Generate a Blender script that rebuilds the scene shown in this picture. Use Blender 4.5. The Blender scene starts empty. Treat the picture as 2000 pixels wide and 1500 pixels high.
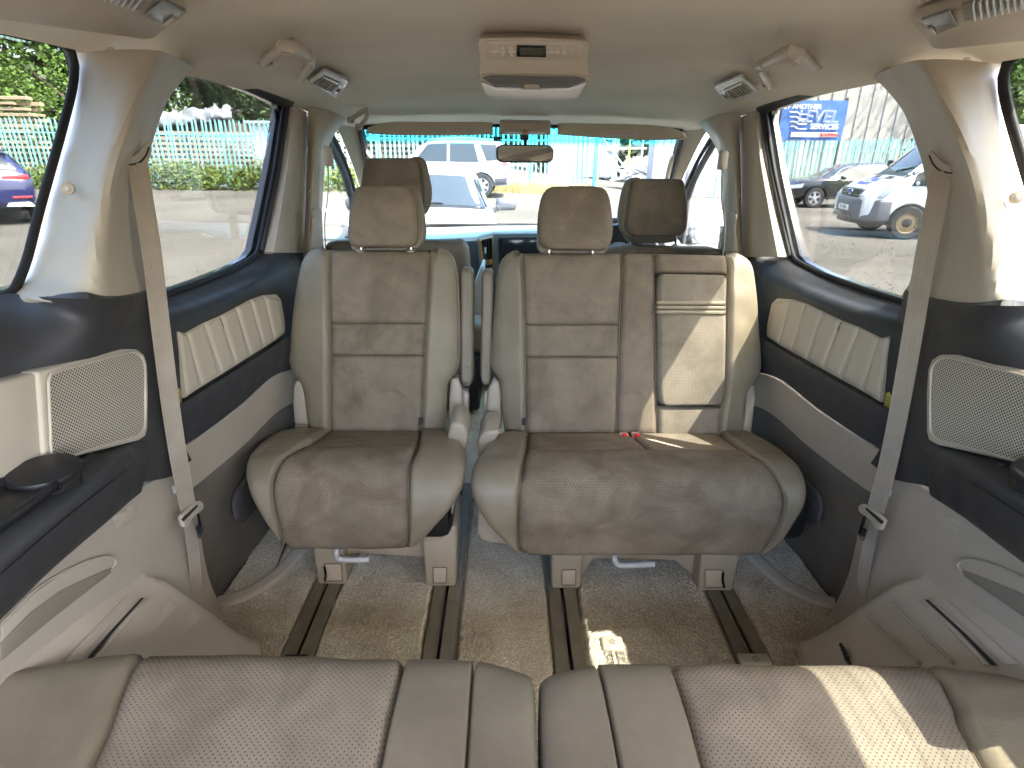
import bpy, bmesh, math, random
from mathutils import Vector, Matrix, noise
random.seed(7)
R_ = math.radians
scene = bpy.context.scene
col = scene.collection

# ---------------------------------------------------------------- camera
F_PX, PITCH, YAW, ROLL = 1132.0, 21.7, 0.65, 0.6
CAM = Vector((-.065, 0.0, 1.17))
_f = Vector((0, math.cos(R_(-PITCH)), math.sin(R_(-PITCH))))
_u = Vector((0, -math.sin(R_(-PITCH)), math.cos(R_(-PITCH))))
_x = Vector((1, 0, 0))
_rz = Matrix.Rotation(R_(-YAW), 3, 'Z')
_f, _u, _x = _rz @ _f, _rz @ _u, _rz @ _x
CX = _x * math.cos(R_(ROLL)) + _u * math.sin(R_(ROLL))
CU_ = -_x * math.sin(R_(ROLL)) + _u * math.cos(R_(ROLL))
CF = _f
cam_data = bpy.data.cameras.new('camera')
cam_data.sensor_width = 36.0
cam_data.lens = 36.0 * F_PX / 2000.0
cam_data.clip_start = .01
cam_data.clip_end = 2000
cam = bpy.data.objects.new('camera', cam_data)
col.objects.link(cam)
cam.matrix_world = Matrix((
    (CX.x, CU_.x, -CF.x, CAM.x), (CX.y, CU_.y, -CF.y, CAM.y), (CX.z, CU_.z, -CF.z, CAM.z), (0, 0, 0, 1)))
scene.camera = cam

# ---------------------------------------------------------------- sky, sun, exposure
SUN = Vector((.484, -.262, .837)).normalized()        # direction towards the sun
world = bpy.data.worlds.new('World')
scene.world = world
world.use_nodes = True
nt = world.node_tree
bg = nt.nodes['Background']
sky = nt.nodes.new('ShaderNodeTexSky')
sky.sky_type = 'NISHITA'
sky.sun_disc = False
sky.sun_elevation = math.asin(SUN.z)
sky.sun_rotation = math.atan2(SUN.x, SUN.y)
sky.dust_density = 4.2
sky.ozone_density = .7
nt.links.new(sky.outputs[0], bg.inputs[0])
bg.inputs[1].default_value = .15
sun_l = bpy.data.lights.new('sun', 'SUN')
sun_l.energy = 2.4
sun_l.angle = R_(.5)
sun_l.color = (1, .95, .87)
sun = bpy.data.objects.new('sun', sun_l)
col.objects.link(sun)
sun.rotation_euler = SUN.to_track_quat('Z', 'Y').to_euler()
scene.view_settings.view_transform = 'Standard'
scene.view_settings.look = 'None'
scene.view_settings.gamma = 1
scene.view_settings.use_curve_mapping = False
scene.view_settings.exposure = 4.38
cy = scene.cycles
cy.use_denoising = True
cy.max_bounces = 10
cy.diffuse_bounces = 8
cy.glossy_bounces = 4
cy.transparent_max_bounces = 16
cy.transmission_bounces = 4
cy.caustics_reflective = False
cy.caustics_refractive = False
cy.sample_clamp_indirect = 6

# ---------------------------------------------------------------- places: a photo ray meets a real plane of the van
def ray(u, v):
    return CX * ((u - 1000) / F_PX) + CU_ * ((750 - v) / F_PX) + CF
def P(u, v, Y=None, z=None, x=None):
    d = ray(u, v)
    if Y is not None: t = (Y - CAM.y) / d.y
    elif z is not None: t = (z - CAM.z) / d.z
    else: t = (x - CAM.x) / d.x
    return CAM + d * t
def PP(u, v, p0, n):
    d = ray(u, v)
    return CAM + d * ((p0 - CAM).dot(n) / d.dot(n))
def proj(p):
    d = Vector(p) - CAM
    z = d.dot(CF)
    return (1000 + F_PX * d.dot(CX) / z, 750 - F_PX * d.dot(CU_) / z)
def interp(tab, v):
    if v <= tab[0][0]: return tab[0][1]
    for (a, b), (c, d) in zip(tab, tab[1:]):
        if v <= c: return b + (d - b) * (v - a) / (c - a)
    return tab[-1][1]

# ---------------------------------------------------------------- object helpers
def put(o, parent=None, label=None, cat=None, group=None, kind=None):
    if o.name not in col.objects: col.objects.link(o)
    if parent is not None: o.parent = parent
    if label: o['label'] = label
    if cat: o['category'] = cat
    if group: o['group'] = group
    if kind: o['kind'] = kind
    return o
def thing(name, label, cat, group=None, loc=(0, 0, 0)):
    o = bpy.data.objects.new(name, None)
    o.empty_display_size = .05
    o.location = loc
    return put(o, None, label, cat, group)
def mesh(name, verts, faces, mat, parent=None, smooth=True, uv=None, **kw):
    me = bpy.data.meshes.new(name)
    if parent is not None and parent.type == 'EMPTY' or parent is not None:
        off = world_loc(parent)
        verts = [Vector(v) - off for v in verts]
    me.from_pydata([tuple(v) for v in verts], [], faces)
    me.validate()
    if uv:
        l = me.uv_layers.new(name='UVMap')
        for lp in me.loops: l.data[lp.index].uv = uv[lp.vertex_index]
    if smooth: me.polygons.foreach_set('use_smooth', [True] * len(me.polygons))
    if mat: me.materials.append(mat)
    return put(bpy.data.objects.new(name, me), parent, **kw)
def world_loc(o):
    v = Vector((0, 0, 0))
    while o is not None:
        v = v + o.location
        o = o.parent
    return v
def from_bm(name, bm, mat, parent=None, smooth=False, angle=None, **kw):
    bmesh.ops.recalc_face_normals(bm, faces=bm.faces)
    me = bpy.data.meshes.new(name)
    if parent is not None:
        off = world_loc(parent)
        for v in bm.verts: v.co -= off
    bm.to_mesh(me)
    bm.free()
    if mat: me.materials.append(mat)
    if smooth or angle:
        me.polygons.foreach_set('use_smooth', [True] * len(me.polygons))
        if angle: me.set_sharp_from_angle(angle=R_(angle))
    return put(bpy.data.objects.new(name, me), parent, **kw)
def cat_rom(pts, n):
    """resample a polyline of vectors as a smooth curve with n+1 points, even in length"""
    pts = [Vector(p) for p in pts]
    if len(pts) == 2: return [pts[0].lerp(pts[1], i / n) for i in range(n + 1)]
    d = []
    for i in range(len(pts) - 1):
        p0 = pts[i - 1] if i else pts[0] * 2 - pts[1]
        p1, p2 = pts[i], pts[i + 1]
        p3 = pts[i + 2] if i + 2 < len(pts) else p2 * 2 - p1
        for k in range(12):
            t = k / 12
            d.append(.5 * ((2 * p1) + (p2 - p0) * t + (2 * p0 - 5 * p1 + 4 * p2 - p3) * t * t + (3 * p1 - p0 - 3 * p2 + p3) * t ** 3))
    d.append(pts[-1])
    return even(d, n)
def even(d, n):
    acc = [0]
    for a, b in zip(d, d[1:]): acc.append(acc[-1] + (b - a).length)
    out, j = [], 0
    for i in range(n + 1):
        s = acc[-1] * i / n
        while j < len(acc) - 2 and acc[j + 1] < s: j += 1
        seg = acc[j + 1] - acc[j]
        out.append(d[j].lerp(d[j + 1], min(1, max(0, (s - acc[j]) / seg if seg else 0))))
    return out
def prof(a, e, p=2.2):
    a = min(a, 1 - a)
    if e <= 0: return 1.0
    if a >= e: return 1.0
    return max(0.0, 1 - (1 - a / e) ** p) ** (1 / p)
def pad(name, L, R, h, mat, parent=None, hint=None, hb=.02, es=.12, et=.12, ns=28, nt_=16, crown=0., smooth_curve=True, wr=0., **kw):
    """a stuffed panel between two edge curves: rounded rim, soft crown, closed behind"""
    cl = cat_rom if smooth_curve else (lambda q, n: even([Vector(p) for p in q], n))
    Lc, Rc = cl(L, ns), cl(R, ns)
    n = ns
    es0, es1 = es if isinstance(es, tuple) else (es, es)
    et0, et1 = et if isinstance(et, tuple) else (et, et)
    B = [[Lc[i].lerp(Rc[i], j / nt_) for j in range(nt_ + 1)] for i in range(n + 1)]
    hint = Vector(hint) if hint is not None else (CAM - B[n // 2][nt_ // 2])
    def nrm(i, j):
        a = B[min(n, i + 1)][j] - B[max(0, i - 1)][j]
        b = B[i][min(nt_, j + 1)] - B[i][max(0, j - 1)]
        return a.cross(b).normalized()
    sg = 1 if nrm(n // 2, nt_ // 2).dot(hint) > 0 else -1
    vs, uv, idx = [], [], {}
    wid = [(Rc[i] - Lc[i]).length for i in range(n + 1)]
    leng = sum((Lc[i + 1].lerp(Rc[i + 1], .5) - Lc[i].lerp(Rc[i], .5)).length for i in range(n)) or 1
    def pv(k, m, e0, e1):
        a = k / m
        return prof(a, e0) if a < .5 else prof(a, e1)
    for side in (1, -1):
        for i in range(n + 1):
            for j in range(nt_ + 1):
                rim = i in (0, n) or j in (0, nt_)
                if side == -1 and rim:
                    idx[(side, i, j)] = idx[(1, i, j)]
                    continue
                ps, pt = pv(i, n, es0, es1), pv(j, nt_, et0, et1)
                k = ps * pt
                hh = h * k + crown * math.sin(math.pi * i / n) * math.sin(math.pi * j / nt_) if side == 1 else -hb * k
                q = B[i][j] + nrm(i, j) * sg * hh
                if wr and side == 1 and not rim:
                    q += nrm(i, j) * sg * wr * noise.noise(q * 14) * k
                idx[(side, i, j)] = len(vs)
                vs.append(q)
                uv.append(((j / nt_ - .5) * wid[i], i / n * leng))
    fs = []
    for side in (1, -1):
        for i in range(n):
            for j in range(nt_):
                f = [idx[(side, i, j)], idx[(side, i + 1, j)], idx[(side, i + 1, j + 1)], idx[(side, i, j + 1)]]
                if (side * sg) < 0: f.reverse()
                fs.append(f)
    return mesh(name, vs, fs, mat, parent, uv=uv, **kw)
def sheet(name, rows, mat, parent=None, thick=.006, hint=None, ns=None, nt_=None, sub=True, **kw):
    """a panel lofted through rows of points, given a real thickness away from the cabin"""
    nt_ = nt_ or 20
    ns = ns or 30
    rr = [cat_rom(r, nt_) if sub else even([Vector(p) for p in r], nt_) for r in rows]
    cols_ = [cat_rom([r[j] for r in rr], ns) for j in range(nt_ + 1)]
    G = [[cols_[j][i] for j in range(nt_ + 1)] for i in range(ns + 1)]
    hint = Vector(hint) if hint is not None else (CAM - G[ns // 2][nt_ // 2])
    def nrm(i, j):
        a = G[min(ns, i + 1)][j] - G[max(0, i - 1)][j]
        b = G[i][min(nt_, j + 1)] - G[i][max(0, j - 1)]
        return a.cross(b).normalized()
    sg = 1 if nrm(ns // 2, nt_ // 2).dot(hint) > 0 else -1
    vs, fs, uv = [], [], []
    W = nt_ + 1
    for i in range(ns + 1):
        for j in range(W):
            vs.append(G[i][j]); uv.append((j * .02, i * .02))
    m = len(vs)
    for i in range(ns + 1):
        for j in range(W):
            vs.append(G[i][j] - nrm(i, j) * sg * thick); uv.append((j * .02, i * .02))
    def q(a, b, c, d): fs.append([a, b, c, d] if sg > 0 else [d, c, b, a])
    for i in range(ns):
        for j in range(nt_):
            a, b, c, d = i * W + j, (i + 1) * W + j, (i + 1) * W + j + 1, i * W + j + 1
            q(a, b, c, d)
            q(m + d, m + c, m + b, m + a)
    for i in range(ns):
        q(i * W, m + i * W, m + (i + 1) * W, (i + 1) * W)
        a = i * W + nt_
        q(a, a + W, m + a + W, m + a)
    for j in range(nt_):
        q(j, j + 1, m + j + 1, m + j)
        a = ns * W + j
        q(a + 1, a, m + a, m + a + 1)
    o = mesh(name, vs, fs, mat, parent, uv=uv, **kw)
    o.data.set_sharp_from_angle(angle=R_(50))
    return o
def tube(name, pts, r, mat, parent=None, n=10, steps=None, flat=None, caps=True, smooth_curve=True, ref=None, **kw):
    """a bar of round (or oval: flat=(a,b)) section swept along a curve; r may be a list"""
    steps = steps or max(6, 5 * (len(pts) - 1))
    c = cat_rom(pts, steps) if smooth_curve else even([Vector(p) for p in pts], steps)
    ref = Vector(ref) if ref is not None else None
    vs, fs = [], []
    prev = None
    for i, p in enumerate(c):
        t = (c[min(steps, i + 1)] - c[max(0, i - 1)]).normalized()
        if ref is not None: a = (ref - t * ref.dot(t)).normalized()
        else:
            if prev is None: prev = t.orthogonal()
            a = (prev - t * prev.dot(t)).normalized()
            prev = a
        b = t.cross(a)
        rr = r[min(len(r) - 1, int(round(i * (len(r) - 1) / steps)))] if isinstance(r, (list, tuple)) else r
        fa, fb = flat or (1, 1)
        for k in range(n):
            w = 2 * math.pi * k / n
            vs.append(p + a * (math.cos(w) * rr * fa) + b * (math.sin(w) * rr * fb))
    for i in range(steps):
        for k in range(n):
            k2 = (k + 1) % n
            fs.append([i * n + k, i * n + k2, (i + 1) * n + k2, (i + 1) * n + k])
    if caps:
        fs.append(list(range(n))[::-1])
        fs.append([steps * n + k for k in range(n)])
    o = mesh(name, vs, fs, mat, parent, **kw)
    o.data.set_sharp_from_angle(angle=R_(60))
    return o
def band(name, pts, w, th, mat, parent=None, wdir=None, steps=40, **kw):
    """flat webbing swept along a curve; wdir is the direction of its width (or one per point)"""
    c = cat_rom(pts, steps)
    wd = cat_rom([Vector(x) for x in wdir], steps) if isinstance(wdir, list) else [Vector(wdir)] * (steps + 1)
    vs, fs, uv = [], [], []
    m = 6
    for i, p in enumerate(c):
        t = (c[min(steps, i + 1)] - c[max(0, i - 1)]).normalized()
        a = (wd[i] - t * wd[i].dot(t)).normalized()
        b = t.cross(a)
        ring = [(-1 + 2 * k / m, .5) for k in range(m + 1)] + [(1 - 2 * k / m, -.5) for k in range(m + 1)]
        for (s, q) in ring:
            e = 1 if abs(s) < .95 else .4
            vs.append(p + a * (s * w / 2) + b * (q * th * e))
            uv.append((s * w / 2, i * .02))
    n = 2 * (m + 1)
    for i in range(steps):
        for k in range(n):
            k2 = (k + 1) % n
            fs.append([i * n + k, i * n + k2, (i + 1) * n + k2, (i + 1) * n + k])
    fs.append(list(range(n))[::-1]); fs.append([steps * n + k for k in range(n)])
    o = mesh(name, vs, fs, mat, parent, uv=uv, **kw)
    o.data.set_sharp_from_angle(angle=R_(50))
    return o
def slab(name, outline, ext, mat, parent=None, bevel=.003, seg=2, angle=35, **kw):
    """a plate with the given outline (3D points in one plane), pushed by the vector ext, edges rounded"""
    bm = bmesh.new()
    ext = Vector(ext)
    a = [bm.verts.new(Vector(p)) for p in outline]
    b = [bm.verts.new(Vector(p) + ext) for p in outline]
    bm.faces.new(a); bm.faces.new(b[::-1])
    for i in range(len(a)):
        j = (i + 1) % len(a)
        bm.faces.new([a[j], a[i], b[i], b[j]])
    bmesh.ops.recalc_face_normals(bm, faces=bm.faces)
    if bevel:
        bmesh.ops.bevel(bm, geom=[e for e in bm.edges], offset=bevel, segments=seg, profile=.5, affect='EDGES', clamp_overlap=True)
    bmesh.ops.triangulate(bm, faces=[f for f in bm.faces if len(f.verts) > 4])
    return from_bm(name, bm, mat, parent, angle=angle, **kw)
def box(name, c, s, mat, parent=None, bevel=.004, seg=2, rot=None, taper=None, **kw):
    """a rounded block; taper=(kx,ky) scales its top"""
    bm = bmesh.new()
    bmesh.ops.create_cube(bm, size=1)
    for v in bm.verts:
        k = taper if (taper and v.co.z > 0) else (1, 1)
        v.co = Vector((v.co.x * s[0] * k[0], v.co.y * s[1] * k[1], v.co.z * s[2]))
    if bevel:
        bmesh.ops.bevel(bm, geom=list(bm.edges), offset=min(bevel, min(s) * .45), segments=seg, profile=.5, affect='EDGES', clamp_overlap=True)
    m = Matrix.Translation(Vector(c)) @ (rot.to_4x4() if rot is not None else Matrix.Identity(4))
    bm.transform(m)
    return from_bm(name, bm, mat, parent, angle=35, **kw)
def disc(name, c, axis, r, th, mat, parent=None, n=28, r2=None, bevel=.002, **kw):
    bm = bmesh.new()
    bmesh.ops.create_cone(bm, cap_ends=True, segments=n, radius1=r, radius2=r if r2 is None else r2, depth=th)
    if bevel:
        es = [e for e in bm.edges if e.calc_face_angle(0) > 1.]
        bmesh.ops.bevel(bm, geom=es, offset=bevel, segments=2, profile=.5, affect='EDGES', clamp_overlap=True)
    bm.transform(Matrix.Translation(Vector(c)) @ Vector(axis).to_track_quat('Z', 'Y').to_matrix().to_4x4())
    return from_bm(name, bm, mat, parent, angle=40, **kw)
def text(name, s, loc, right, up, size, mat, parent=None, extrude=.0004, align='CENTER', bold=0., shear=0., **kw):
    cu = bpy.data.curves.new(name, 'FONT')
    cu.body = s; cu.size = size; cu.extrude = extrude; cu.align_x = align; cu.align_y = 'CENTER'; cu.offset = bold; cu.shear = shear
    cu.resolution_u = 3
    cu.materials.append(mat)
    o = bpy.data.objects.new(name, cu)
    right, up = Vector(right).normalized(), Vector(up).normalized()
    up = (up - right * up.dot(right)).normalized()
    n = right.cross(up)
    l = Vector(loc) - (world_loc(parent) if parent is not None else Vector((0, 0, 0)))
    o.matrix_local = Matrix(((right.x, up.x, n.x, l.x), (right.y, up.y, n.y, l.y), (right.z, up.z, n.z, l.z), (0, 0, 0, 1)))
    return put(o, parent, **kw)
def copy_tree(o, parent=None, label=None, group=None):
    c = o.copy(); col.objects.link(c)
    c.parent = parent
    if label: c['label'] = label
    if group: c['group'] = group
    for ch in o.children: copy_tree(ch, c)
    return c
def flipx(p): return Vector((-p[0], p[1], p[2]))
# ---------------------------------------------------------------- materials
class NT:
    def __init__(s, name):
        s.m = bpy.data.materials.new(name); s.m.use_nodes = True
        s.t = s.m.node_tree; s.b = s.t.nodes['Principled BSDF']; s.out = s.t.nodes['Material Output']
    def n(s, kind, **kw):
        x = s.t.nodes.new('ShaderNode' + kind)
        for k, v in kw.items():
            if k.startswith('i_'): x.inputs[k[2:].replace('_', ' ')].default_value = v
            elif k[0] == '_' and k[1:].isdigit(): x.inputs[int(k[1:])].default_value = v
            else: setattr(x, k, v)
        return x
    def l(s, a, b): s.t.links.new(a, b)
    def coord(s, what='Object'): return s.n('TexCoord').outputs[what]
    def noise(s, vec, scale, detail=4, rough=.55, dist=0):
        x = s.n('TexNoise', i_Scale=scale, i_Detail=detail, i_Roughness=rough, i_Distortion=dist)
        s.l(vec, x.inputs['Vector']); return x.outputs['Fac']
    def ramp(s, fac, stops):
        x = s.n('ValToRGB'); r = x.color_ramp
        while len(r.elements) < len(stops): r.elements.new(.5)
        for e, (p, c) in zip(r.elements, stops):
            e.position = p; e.color = (c, c, c, 1) if isinstance(c, (int, float)) else (*c, 1)
        s.l(fac, x.inputs[0]); return x.outputs[0]
    def mix(s, fac, a, b, blend='MIX'):
        x = s.n('MixRGB', blend_type=blend)
        for k, v in zip((0, 1, 2), (fac, a, b)):
            if hasattr(v, 'is_linked'): s.l(v, x.inputs[k])
            elif isinstance(v, (int, float)): x.inputs[k].default_value = v if k == 0 else (v, v, v, 1)
            else: x.inputs[k].default_value = (*v, 1)
        return x.outputs[0]
    def math(s, op, a, b=None):
        x = s.n('Math', operation=op)
        for k, v in enumerate((a, b)):
            if v is None: continue
            if hasattr(v, 'is_linked'): s.l(v, x.inputs[k])
            else: x.inputs[k].default_value = v
        return x.outputs[0]
    def bump(s, h, strength=.3, dist=.002, prev=None):
        x = s.n('Bump'); x.inputs['Strength'].default_value = strength; x.inputs['Distance'].default_value = dist
        s.l(h, x.inputs['Height'])
        if prev is not None: s.l(prev, x.inputs['Normal'])
        return x.outputs[0]
    def fin(s, color=None, rough=.5, normal=None, metal=0, spec=.5, coat=0, sheen=0):
        b = s.b
        def st(k, v):
            if hasattr(v, 'is_linked'): s.l(v, b.inputs[k])
            elif k == 'Base Color': b.inputs[k].default_value = (*v, 1)
            else: b.inputs[k].default_value = v
        if color is not None: st('Base Color', color)
        st('Roughness', rough); st('Metallic', metal); st('Specular IOR Level', spec)
        if coat: st('Coat Weight', coat); b.inputs['Coat Roughness'].default_value = .05
        if sheen: st('Sheen Weight', sheen); b.inputs['Sheen Roughness'].default_value = .5
        if normal is not None: s.l(normal, b.inputs['Normal'])
        return s.m
def mul(c, k): return tuple(min(1, x * k) for x in c)
M = {}
def plastic(name, c, rough=.5, var=.06, grain=900, gs=.15, spec=.4):
    t = NT(name); o = t.coord()
    big = t.noise(o, 5, 3)
    colr = t.mix(t.ramp(big, [(.3, 0), (.7, 1)]), mul(c, 1 - var), mul(c, 1 + var))
    g = t.noise(o, grain, 2)
    r = t.ramp(t.noise(o, 18, 5), [(.3, max(0, rough - .07)), (.7, min(1, rough + .08))])
    M[name] = t.fin(colr, r, t.bump(g, gs, .0006), spec=spec)
def flat(name, c, rough=.4, metal=0, spec=.5, coat=0):
    t = NT(name); M[name] = t.fin(c, rough, metal=metal, spec=spec, coat=coat)
plastic('trim', (.46, .40, .318), .5, grain=700, gs=.25)
plastic('trim_cool', (.47, .40, .315), .5)
plastic('trim_door', (.45, .385, .30), .42, grain=450, gs=.2)
plastic('seat_plastic', (.36, .305, .232), .42, grain=1200, gs=.1)
plastic('vinyl_insert', (.50, .43, .33), .48, grain=350, gs=.25)
plastic('dark_trim', (.034, .034, .037), .52, var=.15, grain=700, gs=.35, spec=.5)
plastic('black_plastic', (.012, .012, .013), .42, var=.2)
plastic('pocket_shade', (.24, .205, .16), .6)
plastic('lower_door_shade', (.15, .13, .105), .7, var=.2, grain=400, gs=.4, spec=.2)  # door trim darkened: the shadow beside the seats is in this colour
plastic('door_carpet', (.075, .072, .068), .8, var=.15, grain=400, gs=.6, spec=.2)
plastic('rubber', (.012, .012, .013), .6, var=.2, grain=300, gs=.3)
plastic('dash_blue', (.115, .12, .128), .5, grain=400, gs=.3)
plastic('tyre', (.03, .03, .031), .75, var=.25, grain=120, gs=.4, spec=.25)
flat('gloss_black', (.006, .006, .007), .12)
flat('screen', (.025, .027, .035), .12)
flat('chrome', (.75, .75, .76), .12, metal=1)
flat('silver_plastic', (.52, .52, .50), .3)
flat('lens_grey', (.15, .155, .15), .25)
flat('lens_clear', (.80, .83, .86), .12, coat=.6)
flat('lcd', (.05, .055, .035), .2)
flat('white_print', (.75, .74, .70), .6)
flat('red_button', (.75, .02, .03), .4)
flat('red_ink', (.7, .06, .05), .6)
flat('blue_ink', (.05, .07, .4), .5)
flat('dark_line', (.02, .018, .016), .7)
flat('mirror', (.85, .86, .87), .01, metal=1)
flat('steel', (.42, .42, .42), .4, metal=1)
flat('alloy', (.6, .61, .62), .3, metal=.8)
flat('rust_wheel', (.28, .2, .11), .7)
flat('white_paint', (.68, .69, .70), .25, coat=.8)
flat('silver_paint', (.42, .45, .51), .28, coat=.8)
flat('black_paint', (.012, .014, .018), .2, coat=1)
flat('blue_paint', (.007, .010, .065), .22, coat=1)
flat('car_glass', (.02, .028, .032), .05, coat=.5)
flat('lamp_red', (.55, .02, .03), .2, coat=.6)
flat('lamp_clear', (.42, .46, .52), .15, coat=.8)
flat('bumper_grey', (.075, .08, .095), .5)
flat('plate_white', (.75, .75, .72), .5)
flat('amber', (.6, .25, .1), .3)

def leather(name, c, rough=.42):
    t = NT(name); o = t.coord()
    big = t.noise(o, 7, 4, .6)
    colr = t.mix(t.ramp(big, [(.3, 0), (.72, 1)]), mul(c, .86), mul(c, 1.10))
    wear = t.ramp(t.noise(o, 30, 6, .7), [(.55, 0), (.75, 1)])
    colr = t.mix(t.math('MULTIPLY', wear, .25), colr, mul(c, .72))
    v = t.n('TexVoronoi', feature='DISTANCE_TO_EDGE', i_Scale=420); t.l(o, v.inputs['Vector'])
    fine = t.ramp(v.outputs['Distance'], [(0, 0), (.18, 1)])
    cr = t.n('TexNoise', i_Scale=7, i_Detail=5, i_Roughness=.62, i_Distortion=1.6); t.l(o, cr.inputs['Vector'])
    cr2 = t.math('ABSOLUTE', t.math('SUBTRACT', cr.outputs['Fac'], .5))
    crease = t.ramp(cr2, [(0, 0), (.035, 1)])
    colr = t.mix(t.math('MULTIPLY', t.math('SUBTRACT', 1, crease), .05), colr, mul(c, .6))
    colr = t.mix(t.math('MULTIPLY', t.math('SUBTRACT', 1, fine), .14), colr, mul(c, .55))
    nb = t.bump(fine, .3, .0008)
    nb = t.bump(crease, .10, .0012, nb)
    mp = t.n('Mapping'); mp.inputs['Scale'].default_value = (9, 26, 30); t.l(o, mp.inputs[0])
    nb = t.bump(t.noise(mp.outputs[0], .9, 3, .5, .5), .16, .008, nb)
    r = t.ramp(t.noise(o, 22, 5), [(.3, rough - .08), (.7, rough + .1)])
    M[name] = t.fin(colr, r, nb, spec=.5)
leather('leather', (.238, .198, .136))
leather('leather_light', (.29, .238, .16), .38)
leather('leather_grey', (.218, .182, .130), .40)
def suede(name, c, perf=True, pitch=.0062, stain=.5):
    t = NT(name); o = t.coord(); uv = t.coord('UV')
    nap = t.ramp(t.noise(o, 9, 5, .62, .6), [(.34, 0), (.66, 1)])
    colr = t.mix(nap, mul(c, .78), mul(c, 1.12))
    st = t.ramp(t.noise(o, 4.5, 6, .68, 1.2), [(.48, 0), (.66, 1)])
    colr = t.mix(t.math('MULTIPLY', st, stain), colr, (c[0] * .62, c[1] * .58, c[2] * .54))
    fib = t.noise(o, 1400, 2)
    colr = t.mix(t.ramp(fib, [(.3, 0), (.7, 1)]), mul_node(t, colr, .9), mul_node(t, colr, 1.08))
    nb = t.bump(fib, .25, .0006)
    nb = t.bump(t.noise(o, 12, 4), .3, .008, nb)
    if perf:
        mp = t.n('Mapping'); mp.inputs['Rotation'].default_value = (0, 0, R_(45)); t.l(uv, mp.inputs[0])
        v = t.n('TexVoronoi', voronoi_dimensions='2D', i_Scale=1 / pitch, i_Randomness=0.0); t.l(mp.outputs[0], v.inputs['Vector'])
        hole = t.ramp(v.outputs['Distance'], [(.14, 0), (.22, 1)])
        worn = t.ramp(t.noise(o, 6, 4), [(.25, .45), (.6, 1)])
        colr = t.mix(t.math('MULTIPLY', t.math('SUBTRACT', 1, hole), worn), colr, mul(c, .28))
        nb = t.bump(hole, .5, .001, nb)
    M[name] = t.fin(colr, .9, nb, spec=.15)
def mul_node(t, c, k): return t.mix(1.0, c, k, 'MULTIPLY')
suede('suede', (.258, .207, .150))
suede('suede_dark', (.238, .192, .139), pitch=.0058, stain=.8)
suede('suede_plain', (.255, .207, .153), perf=False)
suede('suede_light', (.278, .231, .172), stain=.35)

def fabric(name, c, scale, gs, dist, rough=.9, var=.07):
    t = NT(name); o = t.coord()
    colr = t.mix(t.ramp(t.noise(o, 2.5, 4), [(.3, 0), (.7, 1)]), mul(c, 1 - var), mul(c, 1 + var))
    f = t.noise(o, scale, 3, .7)
    colr = t.mix(t.ramp(f, [(.3, 0), (.7, 1)]), mul_node(t, colr, .92), mul_node(t, colr, 1.06))
    M[name] = t.fin(colr, rough, t.bump(f, gs, dist), spec=.15)
fabric('headliner', (.77, .71, .60), 500, .25, .001)
fabric('visor', (.52, .46, .36), 600, .2, .001)

t = NT('carpet'); o = t.coord()
big = t.noise(o, 3.2, 6, .65, .8)
c1 = t.mix(t.ramp(big, [(.36, 0), (.64, 1)]), (.60, .52, .39), (.80, .725, .585))
st = t.ramp(t.noise(o, 5.5, 7, .7, 1.5), [(.54, 0), (.72, 1)])
c1 = t.mix(t.math('MULTIPLY', st, .5), c1, (.24, .185, .115))
fine = t.noise(o, 240, 3, .75)
c1 = t.mix(t.ramp(fine, [(.34, 0), (.66, 1)]), mul_node(t, c1, .55), mul_node(t, c1, 1.25))
vv = t.n('TexVoronoi', i_Scale=300); t.l(o, vv.inputs['Vector'])
M['carpet'] = t.fin(c1, .95, t.bump(vv.outputs['Distance'], .6, .003, t.bump(fine, .6, .003)), spec=.1)

t = NT('rail_metal'); o = t.coord()
c1 = t.mix(t.ramp(t.noise(o, 14, 6, .7), [(.3, 0), (.7, 1)]), (.15, .13, .093), (.24, .21, .155))
M['rail'] = t.fin(c1, .55, t.bump(t.noise(o, 300, 3), .2, .001), spec=.4)

t = NT('belt_webbing'); uv = t.coord('UV')
sx = t.n('SeparateXYZ'); t.l(uv, sx.inputs[0])
w1 = t.math('SINE', t.math('MULTIPLY', sx.outputs[0], 1300)); w2 = t.math('SINE', t.math('ADD', t.math('MULTIPLY', sx.outputs[1], 2600), t.math('MULTIPLY', w1, 1.4)))
c1 = t.mix(t.ramp(w2, [(.2, 0), (.8, 1)]), (.37, .31, .245), (.41, .345, .275))
c1 = t.mix(t.ramp(t.noise(t.coord(), 9, 4), [(.4, 0), (.7, .4)]), c1, (.22, .18, .15))
M['webbing'] = t.fin(c1, .7, t.bump(w1, .35, .0008, t.bump(w2, .3, .0006)), spec=.3)

t = NT('speaker_mesh'); uv = t.coord('UV')
mp = t.n('Mapping'); mp.inputs['Rotation'].default_value = (0, 0, R_(45)); t.l(uv, mp.inputs[0])
v = t.n('TexVoronoi', voronoi_dimensions='2D', i_Scale=1 / .0046, i_Randomness=0.0); t.l(mp.outputs[0], v.inputs['Vector'])
hole = t.ramp(v.outputs['Distance'], [(.27, 0), (.37, 1)])
c1 = t.mix(hole, (.035, .03, .026), (.47, .42, .345))
M['speaker_mesh'] = t.fin(c1, .5, t.bump(hole, .8, .002), spec=.3)

t = NT('wood_trim'); o = t.coord()
wv = t.n('TexWave', i_Scale=14, i_Distortion=5, i_Detail=3); t.l(o, wv.inputs['Vector'])
M['wood'] = t.fin(t.mix(wv.outputs['Fac'], (.20, .09, .025), (.42, .22, .07)), .2, coat=.6)

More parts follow.
